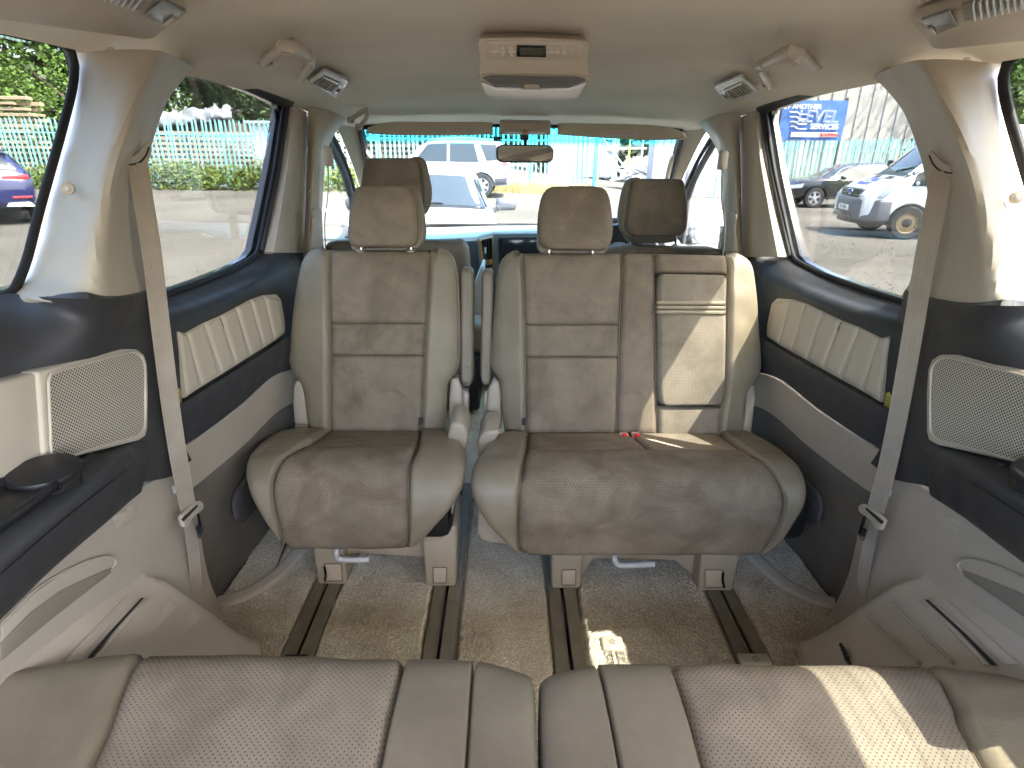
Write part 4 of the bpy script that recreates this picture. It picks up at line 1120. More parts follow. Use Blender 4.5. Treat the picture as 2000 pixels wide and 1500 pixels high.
# --- single seat on the left
S1 = thing('captain_seat', 'single leather and suede seat facing the rear, left of the aisle', 'car seat', loc=(-.4, 1.5, 0))
oL = [(640, 489), (612, 491), (596, 504), (587, 530), (579, 575), (573, 625), (568, 680), (567, 708), (574, 726), (588, 742), (597, 770), (602, 805), (612, 842)]
iL = [(645, 488), (645, 491), (645, 500), (645, 530), (645, 575), (646, 632), (647, 690), (647, 708), (647, 726), (646, 742), (646, 770), (645, 805), (646, 844)]
iR = [(843, 489), (842, 500), (840, 530), (837, 575), (833, 632), (829, 692), (829, 708), (828, 740), (827, 770), (825, 805), (823, 846)]
oR = [(846, 489), (872, 492), (885, 503), (892, 530), (895, 575), (897, 632), (897, 690), (895, 712), (884, 732), (874, 748), (871, 775), (870, 805), (868, 845)]
BR = bpy.data.objects.new('backrest', None); put(BR, S1)
pad('side_bolster', bl(oL, -.03), bl(iL), .026, M['leather'], BR, hint=BN, hb=.06, es=(.08, .05), et=(.45, .08), ns=44, nt_=16, wr=.004)
pad('side_bolster', bl(oR, -.03), bl([(u, v) for u, v in iR]), .026, M['leather'], BR, hint=BN, hb=.06, es=(.08, .05), et=(.45, .08), ns=44, nt_=16, wr=.004)
for a, b, mt in ((489, 633, 'suede'), (631, 694, 'suede_dark'), (692, 846, 'suede_dark')):
    pad('centre_panel', bl(cut(iL, a, b)), bl(cut(iR, a, b)), .014, M[mt], BR, hint=BN, hb=.05, es=(.16 if a == 489 else .05, .05), et=.05, ns=20, nt_=24, crown=.002)
shell = [Bk(u, v, -.05) for u, v in [(640, 492), (850, 492), (884, 505), (893, 560), (894, 690), (875, 745), (868, 840), (615, 838), (600, 780), (572, 700), (584, 560), (600, 505)]]
slab('back_shell', shell, -BN * .08, M['leather_grey'], BR, bevel=.03, seg=4)
seam('stitching', bl(iL[1:], .004), M['leather_light'], BR); seam('stitching', bl(iR, .004), M['leather_light'], BR)
seam('piping', bl(oL, -.022), M['leather_grey'], BR, .003); seam('piping', bl(oR, -.022), M['leather_grey'], BR, .003)
slab('fabric_tag', bl([(818, 816), (826, 815), (826, 829), (818, 830)], .018), BN * .002, M['dark_line'], BR, bevel=0)
headrest(S1, [(716, 367), (700, 367), (690, 380), (684, 410), (680, 445), (681, 468), (690, 481), (700, 483)], [(780, 367), (800, 367), (811, 382), (817, 410), (820, 440), (819, 465), (812, 480), (802, 483)],
         ([(782, 368), (806, 369), (818, 384), (824, 410), (828, 440), (827, 464), (818, 480), (804, 483)], 1), M['suede_plain'], posts=[(701, 478, 489), (800, 478, 489)])
# cushion
ZT1 = [(843, .335), (870, .385), (890, .405), (910, .405), (940, .387), (980, .342), (1020, .283), (1050, .228), (1068, .19)]
C1 = cushion_pt(ZT1)
VR = [844, 856, 870, 882, 895, 910, 935, 965, 1000, 1030, 1052, 1067]
cl_ = [(844, 560), (856, 530), (870, 508), (882, 495), (895, 487), (910, 482), (935, 482), (965, 492), (1000, 513), (1030, 537), (1052, 556), (1067, 570)]
s1_ = [(844, 648), (856, 633), (870, 613), (882, 594), (895, 571), (910, 551), (935, 537), (965, 534), (1000, 540), (1030, 549), (1052, 556), (1067, 573)]
s2_ = [(844, 824), (856, 822), (870, 820), (882, 817), (895, 811), (910, 803), (935, 799), (965, 799), (1000, 800), (1030, 801), (1052, 801), (1067, 797)]
cr_ = [(844, 868), (856, 890), (870, 902), (882, 907), (895, 909), (910, 910), (935, 908), (965, 898), (1000, 874), (1030, 846), (1052, 822), (1067, 801)]
CS = bpy.data.objects.new('cushion', None); put(CS, S1)
def crow(tab, fn, vr, ins=0): return [fn(interp(tab, v), v) for v in vr]
pad('side_bolster', crow(cl_, C1, VR), crow(s1_, C1, VR), .022, M['leather'], CS, hint=(-.3, -.6, .7), hb=.10, es=(.08, .10), et=(.45, .10), ns=40, nt_=14, wr=.006)
pad('side_bolster', crow(cr_, C1, VR), crow(s2_, C1, VR), .022, M['leather'], CS, hint=(.3, -.6, .7), hb=.10, es=(.08, .10), et=(.45, .10), ns=40, nt_=14, wr=.005)
v1 = [844, 856, 870, 884]; v2 = [882, 895, 910, 935, 965, 1000, 1030, 1052, 1067]
pad('centre_panel', crow(s1_, C1, v1), crow(s2_, C1, v1), .012, M['suede_dark'], CS, hint=(0, -.3, 1), hb=.08, es=.08, et=.05, ns=12, nt_=24)
pad('centre_panel', crow(s1_, C1, v2), crow(s2_, C1, v2), .020, M['suede_dark'], CS, hint=(0, -.6, .7), hb=.10, es=(.05, .12), et=.05, ns=36, nt_=28, wr=.004)
seam('stitching', [p + Vector((0, -.004, .005)) for p in crow(s1_, C1, VR)], M['leather_light'], CS); seam('stitching', [p + Vector((0, -.004, .005)) for p in crow(s2_, C1, VR)], M['leather_light'], CS)
box('cushion_base', (-.43, 1.46, .255), (.44, .30, .14), M['black_plastic'], CS, .03)
# side plastics, frame and lever
slab('side_cover', [P(u, v, Y=1.34) for u, v in [(826, 1058), (856, 1058), (868, 1052), (876, 1036), (890, 980), (905, 930), (880, 990), (850, 1030)]], (0, .12, 0), M['seat_plastic'], S1, bevel=.008, seg=3)
slab('side_cover', [P(u, v, Y=1.50) for u, v in [(874, 990), (907, 905), (914, 860), (912, 838), (900, 826), (880, 826), (874, 850)]], (0, .14, 0), M['seat_plastic'], S1, bevel=.012, seg=3)
FR = foot(S1, 620, 676, 1070, 1141, [(634, 1101), (667, 1101), (669, 1134), (636, 1134)], 0, clip=-1)
FR = foot(S1, 831, 891, 1070, 1145, [(846, 1108), (873, 1108), (871, 1138), (846, 1138)], 0)
slab('cross_bar', [P(u, v, Y=1.38) for u, v in [(640, 1050), (870, 1050), (860, 1078), (846, 1090), (700, 1082), (672, 1088), (650, 1100)]], (0, .03, 0), M['seat_plastic'], S1, bevel=.006)
yl = 1.30
tube('slide_lever', [P(662, 1062, Y=yl + .03), P(657, 1078, Y=yl), P(660, 1090, Y=yl), P(676, 1093, Y=yl), P(722, 1092, Y=yl)], .0085, M['silver_plastic'], S1, n=10, steps=30)
# recliner covers beside the backrest
slab('recliner_cover', [Bk(u, v, -.02) for u, v in [(577, 742), (588, 744), (596, 765), (600, 800), (602, 830), (574, 830), (571, 790), (572, 755)]], -BN * .07, M['seat_plastic'], S1, bevel=.010, seg=3)
slab('recliner_base', [Bk(u, v, -.03) for u, v in [(575, 828), (602, 829), (607, 850), (572, 852)]], -BN * .05, M['seat_plastic'], S1, bevel=.006)
slab('recliner_cover', [Bk(u, v, -.02) for u, v in [(880, 740), (896, 737), (903, 760), (904, 800), (896, 838), (876, 836), (876, 780)]], -BN * .07, M['seat_plastic'], S1, bevel=.010, seg=3)
# folded-up armrest
def armrest(T, pts_l, pts_r, lev):
    a = bpy.data.objects.new('armrest', None); put(a, T)
    pad('arm_pad', bl(pts_l, -.05), bl(pts_r, -.05), .035, M['leather_grey'], a, hint=BN, hb=.05, es=.06, et=.25, ns=30, nt_=12)
    m = [((l[0] * .35 + r[0] * .65), l[1]) for l, r in zip(pts_l, pts_r)]
    seam('stitching', bl(m, -.013), M['leather_light'], a, .0011)
    seam('seam_line', bl([(pts_l[-1][0] + 1, pts_l[-1][1] - 38), (pts_r[-1][0] - 1, pts_r[-1][1] - 36)], -.012), M['dark_line'], a, .0008, 4)
    lv = slab('recline_lever', [Bk(u, v, -.05) for u, v in lev], -BN * .04, M['seat_plastic'], T, bevel=.006, seg=3)
    u0 = sum(q[0] for q in lev) / len(lev); v0 = sum(q[1] for q in lev) / len(lev)
    slab('lever_recess', [Bk(u0 + du, v0 + dv, -.049) for du, dv in [(-2, -20), (4, -20), (4, 22), (-2, 22)]], BN * .001, M['trim_door'], lv, bevel=0)
armrest(S1, [(905, 520), (899, 535), (899, 600), (899, 680), (900, 735), (908, 754)], [(920, 520), (927, 535), (927, 600), (927, 680), (926, 735), (917, 754)], [(902, 762), (913, 762), (916, 775), (914, 818), (904, 820)])

# --- two-seat bench on the right
S2 = thing('bench_seat', 'wide sunlit two-place seat facing the rear, right of the aisle', 'car seat', loc=(.35, 1.5, 0))
oL = [(1018, 496), (996, 498), (982, 507), (974, 530), (969, 575), (965, 635), (961, 695), (961, 712), (966, 726), (976, 738), (980, 765), (982, 805), (988, 846)]
iL = [(1020, 495), (1020, 500), (1021, 530), (1023, 575), (1026, 635), (1027, 695), (1027, 712), (1027, 738), (1027, 765), (1027, 805), (1029, 847)]
i2 = [(1215, 495), (1215, 530), (1213, 575), (1210, 635), (1208, 697), (1206, 765), (1205, 805), (1203, 849)]
i3 = [(1276, 496), (1277, 530), (1278, 575), (1279, 640), (1280, 700), (1281, 760), (1282, 805), (1283, 851)]
i4 = [(1415, 499), (1419, 520), (1419, 540), (1418, 600), (1417, 660), (1416, 720), (1413, 775), (1408, 795), (1402, 852)]
oR = [(1418, 499), (1444, 503), (1461, 514), (1470, 540), (1477, 600), (1482, 660), (1485, 700), (1482, 722), (1468, 745), (1457, 765), (1452, 795), (1446, 852)]
BR = bpy.data.objects.new('backrest', None); put(BR, S2)
pad('side_bolster', bl(oL, -.03), bl(iL), .026, M['leather'], BR, hint=BN, hb=.06, es=(.08, .05), et=(.45, .08), ns=44, nt_=16, wr=.004)
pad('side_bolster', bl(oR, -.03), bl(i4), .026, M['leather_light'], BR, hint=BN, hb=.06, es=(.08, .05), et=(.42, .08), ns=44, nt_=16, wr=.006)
for a, b in ((495, 636), (634, 697), (695, 848)):
    pad('centre_panel', bl(cut(iL, a, b)), bl(cut(i2, a, b)), .014, M['suede'], BR, hint=BN, hb=.05, es=(.16 if a == 495 else .05, .05), et=.05, ns=20, nt_=24, crown=.002)
pad('middle_panel', bl(i2), bl(i3), .014, M['suede'], BR, hint=BN, hb=.05, es=(.06, .03), et=.12, ns=36, nt_=12)
pad('shoulder_panel', bl(cut(i3, 496, 534)), bl(cut(i4, 499, 536)), .022, M['suede'], BR, hint=BN, hb=.05, es=(.3, .15), et=.06, ns=12, nt_=20)
pad('lower_panel', bl(cut(i3, 792, 851)), bl(cut(i4, 794, 852)), .016, M['suede_light'], BR, hint=BN, hb=.05, es=.1, et=.06, ns=14, nt_=20)
fd = pad('fold_down_armrest', bl([(1296, 535), (1285, 537), (1281, 548), (1280, 600), (1280, 700), (1282, 770), (1288, 786), (1300, 791)]), bl([(1400, 537), (1414, 539), (1418, 550), (1417, 600), (1416, 700), (1413, 770), (1408, 784), (1396, 791)]), .026, M['suede_light'], BR, hint=BN, hb=.02, es=.035, et=.05, ns=40, nt_=24)
for k in range(3):
    v = 591 + 9 * k
    pad('pull_strap', bl([(1280, v - 4), (1280, v + 5)], .026), bl([(1417, v - 3), (1417, v + 6)], .026), .005, M['leather_light'], BR, hint=BN, hb=.004, es=.4, et=.02, ns=6, nt_=20)
shell = [Bk(u, v, -.05) for u, v in [(1020, 499), (1415, 502), (1455, 515), (1472, 570), (1480, 690), (1455, 765), (1444, 845), (992, 840), (982, 780), (965, 705), (972, 560), (985, 512)]]
slab('back_shell', shell, -BN * .08, M['leather_grey'], BR, bevel=.03, seg=4)
for tb in (iL, i2, i3, i4): seam('stitching', bl(tb, .004), M['leather_light'], BR)
seam('piping', bl(oL, -.022), M['leather_grey'], BR, .003); seam('piping', bl(oR, -.022), M['leather_grey'], BR, .003)
slab('fabric_tag', bl([(1019, 817), (1027, 816), (1027, 830), (1019, 831)], .022), BN * .002, M['dark_line'], BR, bevel=0)
headrest(S2, [(1085, 367), (1070, 368), (1058, 384), (1052, 410), (1049, 445), (1051, 470), (1062, 485), (1080, 488)], [(1160, 368), (1180, 369), (1189, 384), (1194, 410), (1197, 445), (1194, 470), (1185, 486), (1168, 490)], None, M['suede'], posts=[(1074, 486, 497), (1160, 486, 497)])
ZT2 = [(848, .335), (870, .377), (890, .40), (915, .411), (945, .397), (975, .362), (1010, .308), (1040, .252), (1070, .20), (1082, .178)]
C2 = cushion_pt(ZT2)
VR = [850, 862, 876, 890, 905, 920, 945, 975, 1010, 1040, 1064, 1080]
cl_ = [(850, 985), (862, 962), (876, 947), (890, 937), (905, 928), (920, 922), (945, 920), (975, 925), (1010, 945), (1040, 974), (1064, 1002), (1080, 1022)]
s1_ = [(850, 1029), (862, 1028), (876, 1027), (890, 1026), (905, 1023), (920, 1020), (945, 1016), (975, 1012), (1010, 1010), (1040, 1010), (1064, 1012), (1080, 1030)]
s2_ = [(850, 1403), (862, 1418), (876, 1436), (890, 1455), (905, 1478), (920, 1499), (945, 1520), (975, 1530), (1010, 1524), (1040, 1512), (1064, 1496), (1080, 1468)]
cr_ = [(850, 1470), (862, 1492), (876, 1514), (890, 1533), (905, 1549), (920, 1562), (945, 1572), (975, 1571), (1010, 1552), (1040, 1530), (1064, 1506), (1080, 1474)]
CS = bpy.data.objects.new('cushion', None); put(CS, S2)
pad('side_bolster', crow(cl_, C2, VR), crow(s1_, C2, VR), .022, M['leather'], CS, hint=(-.3, -.6, .7), hb=.10, es=(.08, .10), et=(.45, .10), ns=40, nt_=14, wr=.005)
pad('side_bolster', crow(cr_, C2, VR), crow(s2_, C2, VR), .020, M['leather'], CS, hint=(.3, -.6, .7), hb=.10, es=(.08, .10), et=(.45, .10), ns=40, nt_=14, wr=.006)
v1 = [850, 862, 876, 890]; v2 = [888, 905, 920, 945, 975, 1010, 1040, 1064, 1080]
sm_ = [(850, 1228), (890, 1276)]
pad('centre_panel', crow(s1_, C2, v1), crow(sm_, C2, v1), .011, M['suede_dark'], CS, hint=(0, -.3, 1), hb=.08, es=.08, et=.05, ns=12, nt_=20)
pad('centre_panel', crow(sm_, C2, v1), crow(s2_, C2, v1), .011, M['suede_light'], CS, hint=(0, -.3, 1), hb=.08, es=.08, et=.05, ns=12, nt_=20)
pad('front_panel', crow(s1_, C2, v2), crow(s2_, C2, v2), .020, M['suede_dark'], CS, hint=(0, -.6, .7), hb=.10, es=(.05, .10), et=.025, ns=40, nt_=48, wr=.004)
for tb in (s1_, s2_): seam('stitching', [p + Vector((0, -.004, .005)) for p in crow(tb, C2, VR)], M['leather_light'], CS)
box('cushion_base', (.36, 1.46, .255), (.80, .30, .14), M['black_plastic'], CS, .03)
for u in (1216, 1239):
    c = Bk(u, 858, .03)
    c = c + Vector((0, -.012, .016))
    bk = box('belt_buckle', c + Vector((0, .0, -.004)), (.026, .03, .03), M['trim_cool'], S2, .005, 3)
    box('release_button', c + Vector((0, -.012, .009)), (.017, .012, .012), M['red_button'], bk, .002)
slab('side_cover', [P(u, v, Y=1.34) for u, v in [(934, 985), (932, 1040), (938, 1054), (950, 1060), (1006, 1066), (980, 1040), (955, 1012)]], (0, .12, 0), M['seat_plastic'], S2, bevel=.008, seg=3)
slab('side_cover', [P(u, v, Y=1.50) for u, v in [(934, 905), (934, 860), (945, 842), (975, 842), (972, 855), (945, 890)]], (0, .14, 0), M['seat_plastic'], S2, bevel=.012, seg=3)
foot(S2, 1077, 1134, 1080, 1149, [(1098, 1113), (1125, 1112), (1124, 1142), (1097, 1142)], 0)
foot(S2, 1364, 1432, 1085, 1154, [(1377, 1113), (1412, 1113), (1413, 1147), (1377, 1147)], 0, clip=1)
slab('cross_bar', [P(u, v, Y=1.38) for u, v in [(1090, 1060), (1400, 1060), (1390, 1125), (1372, 1140), (1345, 1118), (1330, 1106), (1318, 1095), (1160, 1092), (1150, 1105), (1142, 1122), (1132, 1124)]], (0, .04, 0), M['seat_plastic'], S2, bevel=.006)
tube('slide_lever', [P(1205, 1076, Y=yl + .03), P(1200, 1090, Y=yl), P(1206, 1101, Y=yl), P(1222, 1104, Y=yl), P(1278, 1101, Y=yl)], .0085, M['silver_plastic'], S2, n=10, steps=30)
slab('recliner_cover', [Bk(u, v, -.02) for u, v in [(963, 738), (975, 742), (979, 770), (980, 840), (956, 838), (950, 800), (953, 760)]], -BN * .07, M['seat_plastic'], S2, bevel=.010, seg=3)
slab('recliner_cover', [Bk(u, v, -.02) for u, v in [(1456, 760), (1466, 750), (1474, 752), (1476, 775), (1472, 815), (1468, 845), (1446, 842), (1450, 795)]], -BN * .07, M['seat_plastic'], S2, bevel=.010, seg=3)
slab('recliner_base', [Bk(u, v, -.03) for u, v in [(1446, 840), (1470, 843), (1475, 868), (1444, 866)]], -BN * .05, M['seat_plastic'], S2, bevel=.006)
armrest(S2, [(947, 524), (941, 540), (940, 600), (938, 680), (938, 735), (945, 752)], [(961, 524), (966, 540), (965, 600), (962, 680), (960, 735), (954, 752)], [(946, 764), (956, 762), (956, 818), (946, 818), (944, 775)])

# ---------------------------------------------------------------- front seats, seen from behind
def front_seat(name, label, hl, hr_, side, mat, posts, top, xs):
    T = thing(name, label, 'car seat', loc=(xs, 2.3, 0))
    headrest(T, hl, hr_, side, mat, Y=2.56, posts=posts, dirn=Vector((0, -1, .12)).normalized(), off=0)
    L = [P(u, v, Y=2.53) for u, v in top[0]]; Rr = [P(u, v, Y=2.53) for u, v in top[1]]
    pad('seat_back', L, Rr, .03, M['leather_grey'] if mat is not M['suede'] else M['suede'], T, hint=(0, -1, 0), hb=.10, es=(.12, .05), et=.08, ns=30, nt_=24)
    return T
T = front_seat('front_passenger_seat', 'front left seat back with suede headrest behind the single seat', [(735, 309), (718, 310), (711, 322), (707, 345), (704, 370), (703, 395), (708, 412), (725, 418)], [(800, 309), (815, 310), (820, 322), (824, 345), (826, 370), (826, 395), (822, 412), (805, 418)],
           ([(805, 310), (826, 312), (834, 325), (839, 348), (843, 370), (841, 395), (832, 415), (812, 419)], 1), M['suede_plain'], [(735, 414, 470), (800, 414, 470)],
           ([(660, 468), (640, 474), (634, 500), (634, 600), (636, 760)], [(900, 466), (912, 474), (918, 500), (922, 600), (918, 760)]), -.37)
seam('stitching', [P(u, v, Y=2.49) for u, v in [(903, 470), (908, 480), (909, 520), (908, 600)]], M['leather_light'], T)
T = front_seat('driver_seat', 'front right seat back with perforated headrest on chrome posts', [(1255, 350), (1236, 351), (1231, 365), (1228, 390), (1222, 425), (1221, 445), (1228, 458), (1245, 461)], [(1310, 350), (1332, 351), (1338, 365), (1342, 390), (1343, 420), (1341, 443), (1334, 456), (1315, 461)],
           ([(1245, 351), (1226, 354), (1216, 370), (1211, 392), (1207, 420), (1210, 442), (1220, 458), (1240, 461)], -1), M['suede'], [(1232, 458, 481), (1323, 458, 481)],
           ([(1205, 481), (1186, 486), (1178, 505), (1176, 600), (1178, 740)], [(1390, 484), (1412, 490), (1422, 510), (1424, 600), (1420, 740)]), .42)
box('seat_cushion_front', (-.40, 2.8, .36), (.5, .42, .16), M['leather_grey'], bpy.data.objects['front_passenger_seat'], .05, 4).name = 'seat_cushion'
box('seat_cushion', (.46, 2.8, .36), (.5, .42, .16), M['leather_grey'], bpy.data.objects['driver_seat'], .05, 4)
for n, x in (('front_passenger_seat', -.40), ('driver_seat', .46)):
    box('seat_base', (x, 2.75, .15), (.42, .4, .28), M['black_plastic'], bpy.data.objects[n], .02)

# ---------------------------------------------------------------- third row cushions, in front of the camera
def third(name, label, edges, mats, seams_at, sg):
    """edges: list of front-to-back pixel lines; neighbours bound one stuffed panel"""
    T = thing(name, label, 'car seat', 'third row seats', loc=(sg * .34, .4, 0))
    zt = .435
    cur = []
    for (front, rear) in edges:
        a, b = P(*front, z=zt - .004), P(*rear, z=zt)
        d = (a - b); d.z = 0
        far = b - d.normalized() * .42 if False else Vector((b.x + (b.x - a.x) * 1.2, .08, zt - .03))
        nose = Vector((a.x, a.y + .012, zt - .03)); low = Vector((a.x, a.y + .004, zt - .10)); base = Vector((a.x, a.y - .05, zt - .19))
        cur.append([base, low, nose, a.lerp(b, .08) + Vector((0, 0, .004)), a.lerp(b, .45) + Vector((0, 0, .006)), b, far])
    for k in range(len(edges) - 1):
        w = (cur[k][4] - cur[k + 1][4]).length
        outer = (k == 0, k == len(edges) - 2)
        e = .05
        mt = mats[k]
        n = 'suede_panel' if mt.startswith('suede') else 'leather_panel'
        pad(n, cur[k], cur[k + 1], .016 if n == 'leather_panel' else .013, M[mt], T, hint=(0, -.3, 1), hb=.10, es=(.06, .05), et=(.30 if outer[0] else .035, .30 if outer[1] else .035), ns=64, nt_=30, wr=.003, crown=.003)
        if k: seam('stitching' if seams_at[k] else 'seam_line', [p + Vector((0, -.002, .001 if seams_at[k] else 0)) for p in cur[k]], M['leather_grey'], T, .0010, 70)
    for k in range(len(edges)):
        if seams_at[k] == 2:
            for s in (-1, 1):
                seam('stitching', [p + Vector((s * .006, -.004, .010)) for p in cur[k]], M['dark_line'], T, .0009, 70)
    xs = [q[4].x for q in cur]
    box('cushion_base', ((min(xs) + max(xs)) / 2, .38, zt - .20), (max(xs) - min(xs) - .12, .5, .16), M['black_plastic'], T, .04)
    bx0, bx1 = max(min(xs), -.62) + .01, min(max(xs), .62) - .01
    pad('backrest', [Vector((bx0, .04, .42)), Vector((bx0, -.06, .66)), Vector((bx0, -.12, .78))], [Vector((bx1, .04, .42)), Vector((bx1, -.06, .66)), Vector((bx1, -.12, .78))], .03, M['leather'], T, hint=(0, 1, .3), hb=.10, ns=20, nt_=20)  # unseen backrest, added to block low sky light from the rear
    box('leg', ((min(xs) + max(xs)) / 2 - .15, .40, .12), (.05, .3, .24), M['seat_plastic'], T, .01)
    box('leg', ((min(xs) + max(xs)) / 2 + .15, .40, .12), (.05, .3, .24), M['seat_plastic'], T, .01)
    return T
third('third_row_seat', 'left third row cushion, leather edged suede, in the foreground',
      [((-60, 1345), (-420, 1500)), ((272, 1294), (182, 1500)), ((792, 1306), (746, 1500)), ((925, 1312), (912, 1500)), ((1043, 1345), (1051, 1500))], ['leather', 'suede_light', 'leather_grey', 'leather_grey'], [0, 1, 1, 2, 0], -1)
third('third_row_seat', 'right third row cushion with a diagonal patch of sunlight, in the foreground',
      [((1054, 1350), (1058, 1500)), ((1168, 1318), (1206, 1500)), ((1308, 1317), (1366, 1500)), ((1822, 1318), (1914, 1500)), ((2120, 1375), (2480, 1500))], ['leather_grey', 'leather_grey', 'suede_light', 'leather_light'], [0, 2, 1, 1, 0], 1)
# latch bar seen between the two cushions
lb = thing('seat_latch', 'small metal latch between the two third row cushions', 'latch', loc=(.0, .52, .3))
box('latch_bar', P(1053, 1478, z=.30), (.02, .012, .012), M['chrome'], lb, .003)
box('latch_body', P(1053, 1495, z=.28), (.03, .03, .03), M['dash_blue'], lb, .004)

# unseen raised tailgate, added behind the camera to hold back sky light
TG = thing('tailgate', 'unseen raised tailgate, added to hold back sky light from behind', 'tailgate', loc=(0, -.5, 1.38))
rows = [[Vector((x, -.50, 1.42)) for x in (-.72, -.3, 0, .3, .72)], [Vector((x, -.80, 1.70)) for x in (-.72, -.3, 0, .3, .72)], [Vector((x, -1.15, 1.96)) for x in (-.70, -.3, 0, .3, .70)], [Vector((x, -1.45, 2.10)) for x in (-.62, -.3, 0, .3, .62)]]
sheet('tailgate_sky_block', rows, M['trim'], TG, thick=.06, hint=(0, 0, -1), ns=16, nt_=12)
# ---------------------------------------------------------------- rear seat belts
def rear_belt(sg):
    B = thing('seat_belt', lab(sg, 'left third row seat belt with hanging buckle tongue, down the beige pillar', 'right third row seat belt with hanging buckle tongue, down the beige pillar'), 'seat belt', 'third row seat belts', loc=(sg * .70, 1.1, .3))
    inw = Vector((-sg, 0, 0))
    n = Vector((-sg * .8, -.6, .0)).normalized()
    def gp(pts, x): return [SD(sg, u, v, x) for u, v in pts]
    go = gp([(291, 279), (284, 278), (277, 284), (266, 298), (252, 306), (243, 314), (240, 326), (246, 332), (262, 329), (276, 330), (284, 322), (290, 305), (293, 290)], -.680)
    g = slab('belt_guide', go, n * .010, M['trim'], B, bevel=.003, seg=2)
    tube('guide_slot', [p + n * .0105 for p in gp([(286, 288), (280, 303), (270, 315), (258, 320), (246, 322)], -.680)], .0016, M['dark_line'], g, n=6, steps=24)
    path = [(263, 318, -.676), (272, 380, -.674), (290, 490, -.676), (308, 640, -.684), (330, 810, -.695), (348, 920, -.702), (362, 990, -.718)]
    cpts = [SD(sg, *q) + inw * .006 for q in path]
    wd = Vector((sg * -.25, 1, .05))
    band('webbing', cpts, .037, .0022, M['webbing'], B, wdir=[Vector((-sg * .55, 1, .0)), Vector((-sg * .55, .9, .05)), Vector((-sg * .5, .9, .1)), Vector((-sg * .5, .9, .1))], steps=60)
    low = [(364, 1000, -.722), (371, 1060, -.736), (377, 1110, -.744), (380, 1160, -.750)]
    band('webbing', [SD(sg, *q) + inw * .005 for q in low], .030, .0022, M['webbing'], B, wdir=[Vector((-sg * .5, .9, .1))] * 2, steps=24)
    # tongue with its loop
    tc = [SD(sg, u, v, -.712) for u, v in [(344, 1010), (350, 1003), (372, 984), (382, 977), (389, 982), (389, 994), (366, 1016), (358, 1030), (350, 1030)]]
    tg = slab('buckle_tongue', tc, inw * .012, M['trim'], B, bevel=.005, seg=3)
    slab('tongue_slot', [SD(sg, u, v, -.6995) for u, v in [(354, 1014), (384, 986), (386, 989), (358, 1019)]], inw * .001, M['dark_line'], tg, bevel=0)
    tp = [SD(sg, u, v, -.704) for u, v in [(372, 1010), (386, 1000), (396, 1036), (392, 1050), (386, 1052)]]
    slab('metal_plate', tp, inw * .003, M['chrome'], tg, bevel=.001)
    slab('plate_hole', [SD(sg, u, v, -.7005) for u, v in [(383, 1030), (389, 1026), (392, 1042), (388, 1045)]], inw * .0006, M['dark_line'], tg, bevel=0)
    cs = SD(sg, 345, 955, -.728)
    box('belt_clip', cs, (.016, .012, .02), M['silver_plastic'], B, .003)
    return B
rear_belt(-1); rear_belt(1)

# ---------------------------------------------------------------- roof fittings
def roof_pt(u, v, dz=0.):
    """where the ray meets the roof lining"""
    z = 1.35
    for _ in range(12):
        p = P(u, v, z=z + 0.0)
        z = roof_z(p.x, p.y) - dz
    return P(u, v, z=z)
def grab(label, pts, r=.011, group='grab handles on the roof'):
    T = thing('grab_handle', label, 'grab handle', group, loc=roof_pt(*pts[0][:2]))
    c = [roof_pt(u, v, dz) for u, v, dz in pts]
    tube('grip', c, r, M['trim'], T, n=12, steps=44, flat=(1.15, .9))
    for q in (pts[0], pts[-1]):
        p = roof_pt(q[0], q[1], .002)
        disc('mount', p, (0, 0, 1), r * 1.7, .012, M['trim'], T, n=20, bevel=.004)
    for q in (.33, .67):
        i = q * (len(c) - 1); k = int(i); p = c[k].lerp(c[k + 1], i - k)
        t = (c[k + 1] - c[k]).normalized()
        disc('grip_ring', p, t, r * 1.22, .0015, M['trim_door'], T, n=16, bevel=0)
    return T
grab('left rear grab handle on the roof beside an air vent', [(517, 122, .004), (524, 112, .03), (556, 92, .042), (575, 90, .044), (598, 108, .040), (607, 122, .034), (590, 150, .004)])
grab('right rear grab handle on the roof beside an air vent', [(1590, 132, .004), (1578, 124, .03), (1555, 104, .042), (1535, 104, .044), (1498, 124, .040), (1484, 134, .034), (1503, 166, .004)])
# small front handle beside the left windscreen corner
fh = [P(684, 238, Y=2.53), P(690, 230, Y=2.52), P(715, 214, Y=2.49), P(718, 222, Y=2.50), P(714, 234, Y=2.53), P(700, 250, Y=2.57)]
T = thing('grab_handle', 'small grab handle above the front left seat by the windscreen', 'grab handle', 'grab handles on the roof', loc=fh[0])
tube('grip', fh, .009, M['trim'], T, n=10, steps=40, flat=(1.2, .8))
for q in (fh[0], fh[-1]): disc('mount', q + Vector((0, .01, .006)), (0, -.3, -1), .014, .016, M['trim'], T, n=16)

